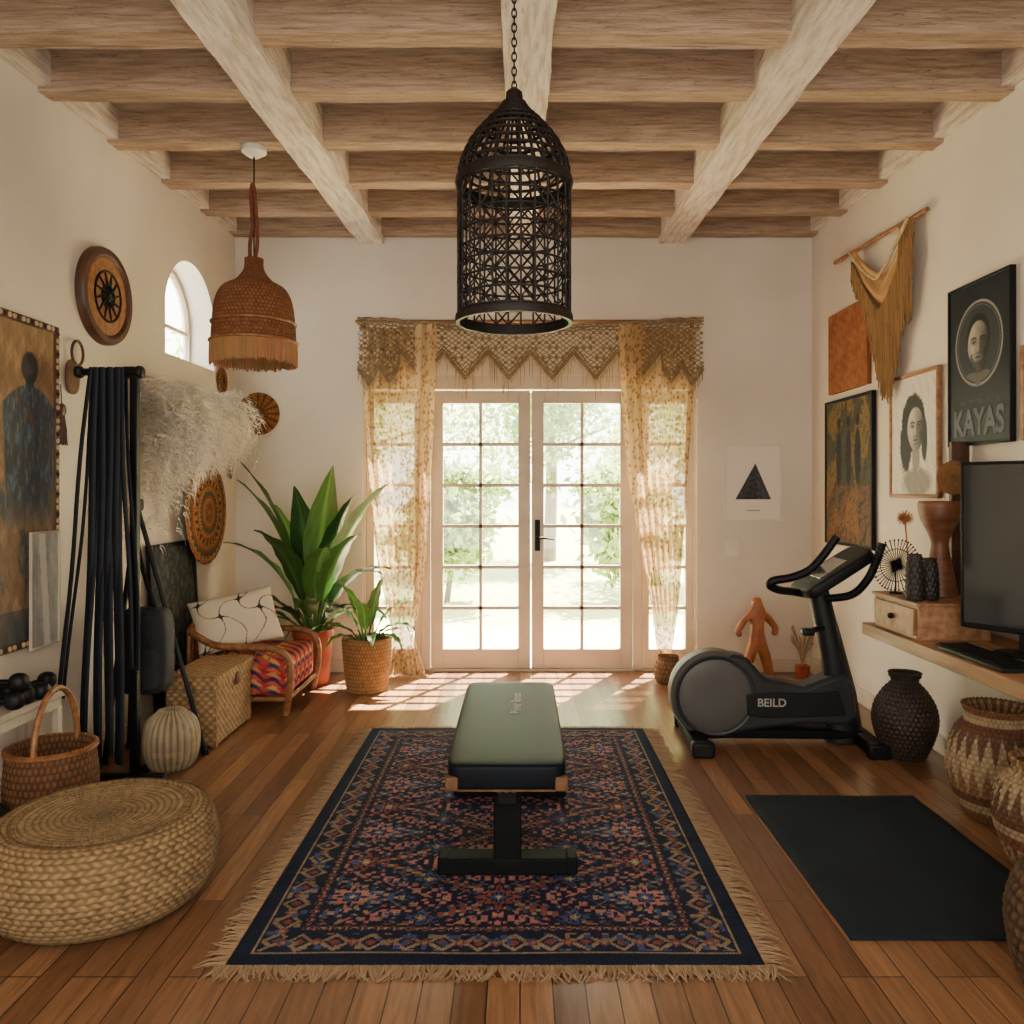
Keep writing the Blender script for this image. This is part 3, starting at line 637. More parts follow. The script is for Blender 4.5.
def big(U,V,A):
    n1=fbm(U,V,2,1); n2=fbm(U,V,9,2); n3=fbm(U,V,4,7); n4=fbm(U,V,16,17)
    C=np.ones(U.shape+(3,))*rgb('#86694a'); C=lay(C,.5+.6*n1,rgb('#a07f58')); C=lay(C,(V<.45)*(.6+.3*n2),rgb('#7a6450')); C=lay(C,np.clip((n3-.1)*3,0,1)*(V<.5),rgb('#40505e'),.7); C=lay(C,np.clip(n2,0,1),rgb('#b5956a'),.4)
    def person(C,cx,top,sc,colr):
        fade=np.clip(.85+.25*n2,.4,1)
        C=lay(C,sm(ell(U,V,cx,top-.05*sc,.085*sc,.05*sc)+.03*n4,.15)*fade,colr*.9); C=lay(C,sm(ell(U,V,cx-.02,top-.055*sc,.05*sc,.03*sc),.6),rgb('#6a5546'),.5); C=lay(C,sm(ell(U,V,cx,top-.115*sc,.045*sc,.05*sc),.2)*fade,colr)
        s_=np.clip((top-.10*sc-V)/(.06*sc),0,1); hwid=(.03+.22*s_**.6-.03*np.clip((top-.2*sc-V)/.3,0,1))*sc+.012*n2
        mk=np.clip((hwid-np.abs(U-cx))/.02,0,1)*np.clip((top-.10*sc-V)/.01,0,1)*np.clip((V-top+.52*sc)/.10,0,1)
        C=lay(C,mk*fade,colr*1.2); C=lay(C,mk*(np.abs(np.sin((U-cx)*30+n3*2))<.25),colr*1.8,.6); C=lay(C,mk*np.clip(n2*2-.3,0,1),colr*2.0,.6); C=lay(C,mk*np.clip(n4*3-.8,0,1),rgb('#8a7358'),.5)
        return C
    C=person(C,.74,.92,1.1,rgb('#2b3640')); C=person(C,.22,.86,.9,rgb('#3a4650'))
    C=lay(C,((V<.30)&(np.sin(U*60)*np.sin(V*50)>.1))*1.,rgb('#8d7558'),.5); C=lay(C,(V<.1)*1.,rgb('#38424a'),.6)
    return C*(.92+.10*n2[...,None]+.05*n4[...,None])
def beads(fr_,a,b,fw):
    m=MB()
    per=[(-a+fw/2,z) for z in np.arange(-b+.02,b-.01,.031)]+[(a-fw/2,z) for z in np.arange(-b+.02,b-.01,.031)]+[(x,b-fw/2) for x in np.arange(-a+.02,a,.031)]+[(x,-b+fw/2) for x in np.arange(-a+.02,a,.031)]
    for i,(x,z) in enumerate(per): m.superq((x,-.002,z),.012,.007,.012,1,6,colf=lambda V_,i=i:np.ones(V_.shape)*np.array(hx(('#a38b6a','#34261d','#ad9676')[i%3])))
    obj('bead_border',m,M['attrs'],fr_)
picture('framed_painting','large ochre painting of dark blue figures in beaded frame on left wall','painting',(XL+.035,3.365,1.435),PI/2,.76,1.45,.035,M['dwood'],big,300,deco=beads)
def mir_refl(U,V,A):
    C=np.ones(U.shape+(3,))*rgb('#a6a298'); n=fbm(U,V,2,31); C=lay(C,.5+.5*n,rgb('#7d7e7e')); C=lay(C,(np.abs(U-.6+.2*V)<.12)*1.,rgb('#cfc9bc'),.7); return C  # reflection painted on the mirror: grey blotches and a pale slanted band
mr=picture('wall_mirror','small upright mirror with painted pale reflection over lower corner of the large ochre painting','mirror',(XL+.06,3.60,.955),PI/2,.22,.52,.009,M['chalk'],mir_refl,90,.014,'print')
def tri(U,V,A):
    C=np.ones(U.shape+(3,))*rgb('#dcd4c6'); n=fbm(U,V,14,3)
    h=(V-.27)/.5; x_=(U-.5-.04*h)/(1e-3+.33*(1-h)); m=(h>0)&(h<1)&(np.abs(x_)<1)
    C=lay(C,m*1.,rgb('#1b1d22')); C=lay(C,m*(x_>.25)*1.,rgb('#34353a')); C=lay(C,m*(x_<-.55+.5*h)*1.,rgb('#26282e'))
    for k in range(7): C=lay(C,(m&(np.abs(((h*6+x_*(.8 if k%2 else -.6)+k*.4)%1)-.5)<.035))*1.,rgb('#5d5c5c'),.5)
    C=lay(C,((n>.45)&m)*1.,rgb('#6d6964'),.45)
    C=lay(C,((np.abs(V-.12)<.006)&(np.abs(U-.5)<.12))*1.,rgb('#8a8274')); return C
picture('framed_print','white framed print of a dark triangle on the back wall','picture',(1.79,YB-.022,1.455),0,.445,.585,.014,M['white'],tri,220,.02,'print')
def orng(U,V,A):
    n=fbm(U,V,3,5); n2=fbm(U,V,12,6); C=np.ones(U.shape+(3,))*rgb('#844a28'); C=lay(C,.5+.6*n,rgb('#a0623a')); return C*(.92+.12*n2[...,None])
RW=-PI/2
picture('canvas_panel','plain burnt orange canvas high on the right wall behind the macrame','painting',(XR-.03,5.43,2.36),RW,.64,.56,0,None,orng,120)
def absg(U,V,A):
    n=fbm(U,V,2,8); n2=fbm(U,V,7,9); C=np.ones(U.shape+(3,))*rgb('#474430'); C=lay(C,(n>.1)*1.,rgb('#866a34'),.8); C=lay(C,(V<.4)*np.clip(.5+n2,0,1),rgb('#93502c'),.8); C=lay(C,(n2>.4)*1.,rgb('#2e3e42'),.8)
    for cx in(.3,.52,.72): C=lay(C,sm(ell(U,V,cx,.6,.07,.22),.2),rgb('#22282a')); C=lay(C,sm(ell(U,V,cx,.85,.045,.04)),rgb('#2a231e'))
    return C*(.9+.2*n2[...,None])
picture('framed_painting','black framed olive and gold abstract painting on right wall below orange canvas','painting',(XR-.035,5.42,1.525),RW,.78,1.01,.022,M['blackp'],absg,200)
def face(C,U,V,cx,cy,s,A,skin_,dark_,turn=0):
    rx=s*.74/A; n=fbm(U,V,12,44); dk=np.array(dark_)
    wdt=rx*np.where(V<cy-.1*s,1-.38*np.clip((cy-.1*s-V)/s,0,1)**1.3,1)
    e=np.hypot((U-cx)/wdt,(V-cy)/s); X=(U-cx)/rx; Yv=(V-cy)/s
    shd=.66-.45*X+.12*Yv-.5*np.clip(np.abs(X)-.55,0,1)
    shd-=.38*np.exp(-((np.abs(X)-.42)/.26)**2-((Yv-.17)/.12)**2)
    shd-=.26*np.exp(-((X-.22)/.13)**2-((Yv+.05)/.28)**2)
    shd+=.20*np.exp(-((X+.02)/.07)**2-((Yv+.05)/.25)**2)
    shd-=.28*np.exp(-((X)/.22)**2-((Yv+.30)/.05)**2)
    shd-=.26*np.exp(-((X-.55)/.22)**2-((Yv+.25)/.3)**2)
    shd+=.12*np.exp(-((X+.45)/.2)**2-((Yv+.10)/.16)**2); shd-=.2*np.exp(-((X)/.3)**2-((Yv+.62)/.06)**2)
    shd=np.clip(shd+.05*n,.08,1)
    col_=dk[None,None]+(np.array(skin_)-dk)[None,None]*shd[...,None]; m=np.clip((1-e)/.05,0,1)[...,None]; C=C*(1-m)+col_*m
    for sx in(-1,1):
        ex=cx+sx*rx*.42+turn*rx*.06
        C=lay(C,sm(ell(U,V,ex,cy+.13*s,rx*.19,s*.045),.4),np.array(skin_)*.9,.8); C=lay(C,sm(ell(U,V,ex,cy+.13*s,rx*.08,s*.05),.3),dk*.7)
        C=lay(C,((np.abs(V-(cy+.175*s)+((U-ex)/rx)**2*s*.9)<s*.018)&(np.abs(U-ex)<rx*.22))*1.,dk); C=lay(C,((np.abs(V-(cy+.33*s)+((U-ex)/rx)**2*s*.8)<s*.035)&(np.abs(U-ex)<rx*.27))*1.,dk,.85)
    C=lay(C,sm(ell(U,V,cx,cy-.45*s,rx*.30,s*.065),.5),dk*.6+np.array(skin_)*.3); C=lay(C,((np.abs(V-(cy-.45*s))<s*.014)&(np.abs(U-cx)<rx*.28))*1.,dk*.8)
    return C
def woman(U,V,A):
    C=np.ones(U.shape+(3,))*rgb('#d6cec0'); n=fbm(U,V,10,11); dk=rgb('#2b2d31')
    C=lay(C,sm(ell(U,V,.5,.60,.27,.26)+.05*n,.1),dk); C=lay(C,sm(ell(U,V,.33,.42,.14,.26)+.06*n,.2),dk*1.1); C=lay(C,sm(ell(U,V,.74,.46,.07,.2)+.06*n,.2),dk*1.2)
    C=lay(C,sm(ell(U,V,.56,.32,.09,.15),.2),rgb('#8f8980')); C=lay(C,sm(ell(U,V,.58,.10,.36,.14)+.05*n,.3),rgb('#8d8880'))
    C=face(C,U,V,.55,.545,.195,A,rgb('#cfc7bb'),dk,1)
    st_=(np.sin(U*180+8*V+3*n)>.6)&(V>.72)&(ell(U,V,.5,.60,.27,.26)<1); C=lay(C,st_*1.,rgb('#54565a'),.5)
    return C*(.96+.05*n[...,None])
picture('framed_print','light wood framed grey portrait drawing of a dark haired woman on right wall','picture',(XR-.03,4.525,1.71),RW,.56,.71,.022,M['wood'],woman,320,.025,'print')
def man(U,V,A):
    C=np.ones(U.shape+(3,))*rgb('#131d27'); n=fbm(U,V,8,13); dk=rgb('#121518')
    d=ell(U,V,.5,.62,.40,.27); C=lay(C,((d<1)&(d>.94))*1.,rgb('#85807a')); C=lay(C,(d<.90)*1.,rgb('#2f373e'),.8); C=lay(C,((d<.90)&(d>.875))*1.,rgb('#5d5b58'))
    ci=d<.87
    C=lay(C,(ci&(ell(U,V,.5,.33,.34,.12)+.05*n<1))*1.,rgb('#54585a'))
    C=lay(C,sm(ell(U,V,.5,.45,.09,.1),.1),rgb('#5c5650')); C=lay(C,sm(ell(U,V,.5,.655,.20,.155)+.03*n,.05),dk)
    C=face(C,U,V,.5,.605,.160,A,rgb('#b0a698'),dk,0)
    e2=ell(U,V,.5,.515,.145,.085); C=lay(C,((e2<1)&(ell(U,V,.5,.545,.095,.045)>1)&(V<.56))*(.55+.25*n),dk*1.6)
    C=lay(C,((V<.27)&(V>.24)&(n>.1)&(np.abs(U-.5)<.38))*1.,rgb('#3c4246'),.6); return C
po=picture('framed_poster','dark navy poster with circular portrait of a bearded man and large lettering','poster',(XR-.035,3.875,2.02),RW,.53,.80,.014,M['blackp'],man,320,.03,'print')
o=obj('lettering',text_mesh('KAYAS',.16,.0008,.006),M['ochre'],po,(0,.006,-.295),(PI/2,0,0)); o.scale=(.88,1.1,1)
picture('framed_painting','narrow sliver of brown framed picture at right edge beside the dark poster','painting',(XR-.03,3.3,1.83),RW,.5,.42,.03,M['wood'],orng,80)
def dark(U,V,A):
    n=fbm(U,V,4,21); n2=fbm(U,V,10,22); C=np.ones(U.shape+(3,))*rgb('#252a28'); C=lay(C,(n>.2)*1.,rgb('#3d423a'),.8); C=lay(C,(n2>.3)*1.,rgb('#665f50'),.6); return C
picture('leaning_picture','dark green framed board leaning against the left wall behind the wicker chest','picture',(XL+.062,4.98,.545),PI/2,.66,1.06,.03,M['blackp'],dark,150,.025,rot=(math.radians(-3),0,PI/2))
# ================================================================= LEFT WALL DECOR
t=thing('carved_wall_disc','round brown carved wooden disc with dark wheel pattern high on left wall','wall decoration',(XL+.002,4.18,2.41),(0,0,PI/2))
m=MB().lathe([(0,-.03),(.2,-.03),(.215,-.045),(.245,-.045),(.252,-.03),(.252,0),(0,0)],64,axis='y'); obj('disc',m,M['dwood'],t)
m=MB().lathe([(0,-.0345),(.195,-.0345),(.2,-.03)],64,axis='y'); obj('inlay',m,M['rattan'],t)
m=MB()
for rr in(.06,.13): m.tube([(rr*math.cos(2*PI*i/40),-.036,rr*math.sin(2*PI*i/40)) for i in range(40)],.007,6,closed=True)
for i in range(12):
    a=2*PI*i/12; m.tube([(.03*math.cos(a),-.036,.03*math.sin(a)),(.125*math.cos(a+.25),-.036,.125*math.sin(a+.25))],[.010,.005],6)
m.superq((0,-.038,0),.03,.012,.03,1,10); obj('carved_wheel',m,M['black'],t)
def disc_woven(name,label,loc,rotz,r,fn,rows,cols):
    m=MB(); woven(m,[(.001,.022),(r*.5,.02),(r*.96,.012),(r,.006),(r*.96,0),(.002,0)],rows,cols,.006,'rope',colf=fn,smooth=False,sub=4,var=.4)
    o=obj(name,m,M['attr'],loc=loc,rot=(PI/2,0,rotz)); return tag(o,label,'wall decoration')
def f1(u,t):
    C=np.ones(u.shape+(3,))*np.array(hx('#b58550')); b=np.floor(t*36)
    k=(b%4==1); C[k]=hx('#a86032'); k=(b%4==3)&(np.cos(u*30+b)>.2); C[k]=hx('#7c4526'); k=(b%8==6); C[k]=hx('#56684a'); k=(b%8==2)&(np.cos(u*22)>.3); C[k]=hx('#46321f'); return C
disc_woven('woven_wall_plate','large round orange tan and green coiled plate on left wall above the cushion',(XL+.08,5.38,1.25),PI/2,.35,f1,36,70)
def f2(u,t):
    C=np.ones(u.shape+(3,))*np.array(hx('#93602f')); C[np.cos(u*16)>.3]=hx('#683c20'); C[(t<.07)]=hx('#331c10'); return C
disc_woven('woven_wall_plate','small brown sunburst woven plate on back wall near left corner',(-2.01,YB-.004,1.985),0,.165,f2,12,48)
disc_woven('woven_wall_plate','tiny brown woven disc on left wall above the feather hanging',(XL+.004,5.86,2.2),PI/2,.1,f2,8,32)
t=thing('wall_pendant','slim dark leaf shaped pendant on left wall near the corner','wall decoration',(XL+.01,6.0,1.66),(0,0,PI/2))
obj('leaf_pendant',MB().superq((0,-.01,0),.045,.01,.18,.9,14),M['bagm'],t); obj('cord',MB().tube([(0,-.005,.18),(0,-.002,.25)],.004,5),M['tan'],t)
t=thing('wall_hook','brown leather wall hook with metal ring beside the hanging bands','hook',(XL+.002,3.9,1.97),(0,0,PI/2))
obj('leather_pad',MB().superq((-.01,-.012,-.02),.06,.012,.085,.8,14),M['tan'],t); obj('ring',MB().tube([(.02+.05*math.cos(2*PI*i/24),-.02,.1+.06*math.sin(2*PI*i/24)) for i in range(24)],.008,6,closed=True),M['dwood'],t)
t=thing('hanging_tassel','brown cord tassel hanging beside the large ochre painting','tassel',(XL+.012,3.785,1.80),(0,0,PI/2))
m=MB(); m.superq((0,-.012,-.02),.026,.014,.03,.9,10); obj('tassel_head',m,M['dwood'],t)
m=MB()
for i in range(50):
    a=random.uniform(-1,1); m.tube([(a*.018,-.012,-.04),(a*.03,-.013+.006*random.uniform(-1,1),-.12),(a*.038,-.012+.006*random.uniform(-1,1),-.17-.02*random.random())],.0026,4)
obj('tassel_strands',m,M['dwood'],t); obj('cord',MB().tube([(0,-.01,0),(0,-.004,.1)],.003,5),M['dwood'],t)
# feather hanging
t=thing('feather_hanging','fluffy cream feather garland draped along the left wall','wall hanging',(0,0,0))
random.seed(11)
ya,yb_=4.46,5.56
def ftop(s): return 2.02+.04*math.sin(s*7)
vs=[];fs=[];cs=[]
base=np.array(hx('#f0e8d8'))
for i in range(300):
    s=random.random()
    if i<100: s=random.uniform(0,.34)
    Y=ya+(yb_-ya)*s; z0_=ftop(s)-random.uniform(0,.22)
    tail=math.exp(-((s-.12)/.17)**2); L=(.22+.10*math.sin(s*9+1)**2+ .52*tail*random.random())*random.uniform(.8,1.15)
    x=XL+.03+random.random()*.05; ph=random.uniform(-1,1)+(.2 if s<.2 else 0); out=random.uniform(.08,.34)*(1 if L<.5 else .5); k=random.choice((.70,.85,.95,1.0,1.05)); up=random.uniform(.03,.11)
    spine=[]
    for j in range(10):
        u=j/9; spine.append(Vector((x+out*math.sin(u*PI*.75),Y+ph*.15*math.sin(u*1.8),z0_+up*math.sin(u*PI)*(1-tail)-L*u**1.4)))
    for j in range(60):
        u=random.uniform(.02,1); f_=u*9; a=int(min(f_,8)); p=spine[a].lerp(spine[a+1],f_-a); d=(spine[a+1]-spine[a]).normalized()
        sd_=random.choice((-1,1)); lat=Vector((random.uniform(-.4,1)*.9,sd_*random.uniform(.3,1),random.uniform(-.2,.6))).normalized()
        bl=random.uniform(.04,.095)*(1.1-.5*u); o=len(vs); wd=.0042; kk=k*random.uniform(.85,1.06)
        for r_ in range(4):
            v=r_/3; q_=p+lat*(bl*math.sin(v*1.3))+d*(bl*.9*v*v)+Vector((0,0,-.03*v*v)); w_=wd*(1-.8*v); vs+=[tuple(q_-d*w_),tuple(q_+d*w_)]; cs+=[tuple(np.clip(base*kk,0,1))]*2
            if r_: fs.append((o+2*r_-2,o+2*r_-1,o+2*r_+1,o+2*r_))
m=MB(); m.add([(max(v[0],XL+.006),v[1],v[2]) for v in vs],fs,cs); obj('feathers',m,amat('feather',.9,0,transl=.25),t,smooth=0)
obj('hanging_cord',MB().tube([(XL+.02,ya-.03+(yb_-ya+.03)*i/20,ftop(i/20)) for i in range(21)],.008,6),M['cream'],t)
# ================================================================= BAND RACK
rx,ry=-1.95,3.88
t=thing('band_rack','black upright post rack with short top arm and floor base by left wall','exercise rack',(rx,ry,0))
obj('post',MB().box((.065,-.02,.03),(.10,.02,1.99)),M['black'],t,bevel=.003); obj('base',MB().box((-.14,-.05,0),(.24,.0,.03)).box((.065,-.17,0),(.105,.14,.028)),M['black'],t,bevel=.004)
obj('top_arm',MB().tube([(-.16,-.05,1.965),(.13,-.05,1.965)],.018,10).box((.055,-.06,1.94),(.11,.0,1.99)),M['black'],t)
for x_ in(-.16,.13): obj('arm_cap',MB().superq((x_,-.05,1.965),.022,.03,.03,.8,10),M['blackp'],t)
random.seed(5)
specs=[(-.09,1.55,-.11,'leftmost and widest splayed'),(-.062,1.84,-.03,'long left'),(-.030,1.88,.005,'long second from the left'),(.002,1.82,.025,'long middle'),(.034,1.86,.045,'long right of the middle'),(.055,1.42,.11,'rightmost and shortest')]
for xo,L,lean,ds in specs:
    path=[]; n_=14; wd=.012 if -.08<xo<.05 else .026
    for j in range(n_+1):
        u=j/n_; path.append((xo+lean*u*.9-wd*math.sin(u*PI*.5)*.8+.006*math.sin(u*8+xo*40),-.03-.045*u,.018-L*u))
    for j in range(n_,-1,-1):
        u=j/n_; path.append((xo+lean*u*.9+wd*math.sin(u*PI*.5)*.8+.008*math.sin(u*7+xo*30+1),+.03-.12*u-.02,.018-L*u))
    m=MB().tube(path,.0175 if -.08<xo<.05 else .011,8,closed=True,flat=.35)
    tag(obj('resistance_band',m,M['band'],loc=(rx,ry-.05,1.965)),ds+' dark navy rubber exercise band hanging from the rack arm','exercise band','exercise bands on the rack')
# easel + bag
t=thing('folding_stand','black folding tripod stand behind the hanging bands','stand',(0,0,0))
ap=(-2.02,4.22,1.32)
for e in ((-1.665,4.235,.012),(-2.12,4.08,.012),(-2.12,4.34,.012)): 
    lg=obj('leg',MB().tube([ap,e],.013,8),M['black'],t); obj('rubber_foot',MB().lathe([(0,0),(.018,0),(.018,.03),(0,.03)],10,(e[0],e[1],0)),M['blackp'],lg)
obj('hub',MB().superq(ap,.03,.03,.035,.6,10),M['black'],t)
obj('cross_brace',MB().tube([(-1.83,4.234,.62),(-2.07,4.155,.62)],.008,6),M['black'],t)
t=thing('sports_bag','charcoal nylon bag hanging from folding stand above pale ribbed vase','bag',(-1.92,4.10,.36))
obj('bag_body',MB().superq((0,0,.22),.13,.08,.22,.4,24),M['bagm'],t,smooth=180); obj('front_pocket',MB().superq((0.01,-.07,.14),.09,.03,.11,.4,16),M['bagm'],t,smooth=180)
obj('strap',MB().tube(cat_prof([(-.07,0,.40),(-.09,.02,.6),(-.09,.06,.86),(-.02,.02,.62),(.06,0,.41)],5),.012,8,flat=.4),M['black'],t)
m=MB(); woven(m,[(0,.003),(.08,.003),(.118,.06),(.128,.15),(.11,.23),(.065,.27),(.052,.285),(.047,.26),(.0,.2)],20,24,.011,'rib',base=hx('#9c8c70'),var=.4)
tag(obj('gourd_vase',m,M['attrs'],loc=(-1.765,4.05,0)),'pale beige ribbed gourd shaped vase on floor below the charcoal bag','vase')
# hamper
def wickerbox(lo,hi,base,pitch=.022,amp=.006):
    mb=MB(); x0,y0_,z0_=lo;x1,y1_,z1_=hi
    def face(o,du,dv,nrm):
        lu=np.linalg.norm(du);lv=np.linalg.norm(dv);nu=max(int(lu/.0055),4);nv=max(int(lv/.0055),4)
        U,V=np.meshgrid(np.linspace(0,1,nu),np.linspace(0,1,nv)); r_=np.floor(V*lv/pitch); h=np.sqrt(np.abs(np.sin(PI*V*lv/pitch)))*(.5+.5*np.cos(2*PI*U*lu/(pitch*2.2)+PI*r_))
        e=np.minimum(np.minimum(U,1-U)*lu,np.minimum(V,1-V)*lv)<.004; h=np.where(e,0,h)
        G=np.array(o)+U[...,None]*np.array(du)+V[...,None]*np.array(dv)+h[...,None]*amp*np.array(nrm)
        C=np.array(base)*(.5+.6*h[...,None])*(.8+.4*hsh(r_,np.floor(U*lu/(pitch*1.1)))[...,None]); mb.grid(G,np.clip(C,0,1))  # recesses between strands coloured darker as painted shade, tone also varies per cell
    face((x0,y0_,z0_),(x1-x0,0,0),(0,0,z1_-z0_),(0,-1,0)); face((x1,y0_,z0_),(0,y1_-y0_,0),(0,0,z1_-z0_),(1,0,0)); face((x0,y1_,z0_),(0,y0_-y1_,0),(0,0,z1_-z0_),(-1,0,0)); face((x1,y1_,z0_),(x0-x1,0,0),(0,0,z1_-z0_),(0,1,0)); face((x0,y0_,z1_),(x1-x0,0,0),(0,y1_-y0_,0),(0,0,1))
    mb.box((x0+.005,y0_+.005,z0_),(x1-.005,y1_-.005,z0_+.004),base); return mb
t=thing('wicker_chest','tan rectangular wicker chest with lid at the foot of the low armchair','chest',(-1.785,4.62,0))
wb=hx('#a5855c'); obj('body',wickerbox((-.135,-.28,.012),(.135,.28,.315),wb),M['attr'],t); obj('lid',wickerbox((-.147,-.295,.318),(.147,.295,.385),wb),M['attr'],t)
for x_ in(-.12,.12):
    for y_ in(-.26,.26): obj('foot',MB().box((x_-.014,y_-.014,0),(x_+.014,y_+.014,.02)),M['rattan'],t)
obj('clasp',MB().box((.145,-.02,.28),(.16,.02,.35)),M['tan'],t,bevel=.003)
# ================================================================= ARMCHAIR
t=thing('rattan_armchair','low rattan armchair with red kilim upholstery against the left wall','armchair',(-1.76,5.31,0))
def kil(V):
    C=np.ones(V.shape)*np.array(hx('#943430')); a_=V[...,2]+V[...,0]*.35+1; b=np.floor(a_/.028)%6
    zig=np.abs(((V[...,1]+V[...,0]*.8)/.05)%2-1)+((a_/.028)%1-.5)*.7
    for kk,c1,c2 in ((0,'#a23430','#c2604c'),(1,'#b04a3c','#2b3860'),(2,'#a83834','#d0a060'),(3,'#6a2438','#c25a50'),(4,'#b04040','#3a2a4c'),(5,'#942a2c','#c8845a')):
        C[(b==kk)&(zig>.5)]=hx(c1); C[(b==kk)&(zig<=.5)]=hx(c2)
    return C
obj('seat_cushion',MB().padbox((-.27,-.315,.125),(.30,.315,.335),kil,.02,.006),M['attr'],t,smooth=60)
obj('back_cushion',MB().padbox((-.275,-.27,.36),(-.19,.27,.54),kil,.012,.008),M['attr'],t,smooth=60)
m=MB()
for s in(-1,1):
    m.tube(cat_prof([(-.29,s*.345,.0),(-.295,s*.345,.3),(-.30,s*.33,.52)],4),.016,8); m.tube(cat_prof([(.30,s*.33,0),(.335,s*.345,.2),(.32,s*.345,.35),(.22,s*.345,.415),(0,s*.345,.425),(-.15,s*.34,.44),(-.30,s*.33,.52)],6),.022,10)
m.tube(cat_prof([(-.30,-.33,.52),(-.305,-.15,.57),(-.305,.15,.57),(-.30,.33,.52)],5),.02,8)
m.tube([(-.29,-.34,.1),(.32,-.34,.1),(.32,.34,.1),(-.29,.34,.1)],.015,8,closed=True)
for i in range(12):
    y_=-.27+.54*i/11; m.tube([(-.295,y_,.1),(-.303,y_,.555)],.0055,5)
for s in(-1,1):
    for i in range(5):
        x_=-.2+.1*i; m.tube([(x_,s*.345,.345),(x_+.04,s*.345,.42)],.005,5)
obj('cane_frame',m,M['rattan'],t)
def pil(V):
    C=np.ones(V.shape)*np.array(hx('#d0c3ac')); u=V[...,0]*24;v=V[...,1]*24
    k=np.abs(np.sin(u+1.5*np.sin(v*.9))+np.cos(v*.8+np.sin(u*1.1)))<.09; C[k]=hx('#322a24'); return C
Mp=Matrix.Rotation(math.radians(26),4,'Z')@Matrix.Rotation(math.radians(62),4,'X')@Matrix.Rotation(math.radians(10),4,'Z')
tag(obj('throw_pillow',cushion(MB(),.265,.18,.065,110,Mp,pil),M['attr'],loc=(-1.83,5.16,.56),smooth=180),'cream throw pillow with dark squiggle line drawing on the low armchair','pillow')
# ================================================================= PLANTS
def blade(mb,base,az,el0,L,W,droop,c,seed,stemL=.25,fold=.25):
    n_=16; p=Vector(base); el=el0; V=[];C_=[]; rs=random.Random(seed); az+=rs.uniform(-.1,.1); curl=rs.uniform(-.3,.3); stem=[tuple(p)]
    ns=5
    for i in range(ns): p=p+Vector((math.cos(az)*math.cos(el),math.sin(az)*math.cos(el),math.sin(el)))*(L*stemL/ns); stem.append(tuple(p)); el-=droop*.04
    mb.tube(stem,[.012,.011,.010,.009,.008,.007],6,c=tuple(k*1.1 for k in c))
    for i in range(n_+1):
        u=i/n_; w_=W*math.sin(PI*min(1,(u*.96+.02))**.75)*(1-.15*u); d_=Vector((math.cos(az)*math.cos(el),math.sin(az)*math.cos(el),math.sin(el)))
        side=Vector((-math.sin(az+curl*u),math.cos(az+curl*u),0)); nup=d_.cross(side); nup=-nup if nup.z<0 else nup
        row=[];crow=[]
        for j in range(9):
            v=(j-4)/4; off=side*v*w_+nup*(abs(v)*w_*fold+.006*math.sin(u*26+v*2)*abs(v)); row.append(tuple(p+off)); k=(.75+.35*abs(math.sin(u*40+abs(v)*6))) if j!=4 else 1.9; crow.append(tuple(min(1,q_*k) for q_ in c))
        V.append(row);C_.append(crow)
        p=p+d_*(L*(1-stemL)/n_); el-=droop*(.04+.12*u)
    mb.grid(np.array(V),np.array(C_))
g=[hx('#3c5c2c'),hx('#4a7034'),hx('#2e4e26'),hx('#5c823e')]
px_,py_=-1.50,5.80
t=thing('potted_plant','tall broad leaved green plant in terracotta pot in the back left corner','plant',(px_,py_,0))
obj('pot',MB().lathe([(0,.0),(.105,.0),(.115,.02),(.14,.34),(.15,.345),(.15,.395),(.135,.395),(.13,.35),(0,.35)],40),M['terra'],t); obj('soil',MB().lathe([(0,.365),(.12,.36),(.13,.352)],24),M['soil'],t)
m=MB(); random.seed(2)
lv=[(-2.9,1.0,.66,.085,.9),(-2.7,.8,.62,.085,1.0),(-2.2,.95,.60,.08,1.1),(-.35,1.2,.8,.09,.9),(-.1,.85,.62,.08,1.1),(-1.2,1.3,.9,.11,.7),(-1.7,1.45,1.15,.12,.35),(-1.0,1.4,1.3,.125,.3),(-2.85,1.40,1.38,.12,.35),(-.3,1.33,1.3,.12,.45),(-.6,.95,.65,.085,1.2),(-2.6,1.38,1.25,.12,.4),(-1.5,1.0,.7,.08,1.0),(-2.9,1.25,.95,.11,.7),(-.4,1.1,.9,.105,.8),(-2.4,.75,.6,.075,1.1),(-2.0,1.3,1.0,.11,.6),(-.8,1.25,1.0,.11,.6),(-.5,1.42,1.1,.11,.35),(-2.3,1.45,1.0,.11,.3)]
for i,(az,el_,L,W,dr) in enumerate(lv): blade(m,(.03*math.cos(az),.03*math.sin(az),.35),az,el_,L,W,dr,g[i%4],i,.28)
obj('foliage',m,M['leaf'],t,smooth=180)
px_,py_=-1.07,5.60
t=thing('potted_plant','smaller leafy plant in a round woven basket pot left of the french doors','plant',(px_,py_,0))
m=MB(); woven(m,[(0,.003),(.12,.003),(.14,.03),(.16,.2),(.17,.35),(.165,.37),(.152,.355),(.14,.3),(0,.3)],28,50,.006,'weave',base=hx('#a37a4c'),var=.5,sub=4); obj('basket_pot',m,M['attr'],t)
obj('soil',MB().lathe([(0,.335),(.138,.33),(.146,.32)],24),M['soil'],t)
m=MB()
lv=[(-2.8,.9,.42,.05,1.0),(-.3,.9,.42,.05,1.0),(-1.6,1.2,.5,.05,.7),(3.0,1.2,.45,.05,.7),(.2,1.2,.45,.05,.7),(-1.2,.8,.35,.045,1.2),(-2.2,1.35,.55,.05,.5),(-.8,1.4,.55,.05,.4),(-2.5,.9,.4,.045,1),(-.1,.8,.36,.045,1),(-2.4,.7,.35,.045,1.2),(-.6,.7,.36,.045,1.2)]
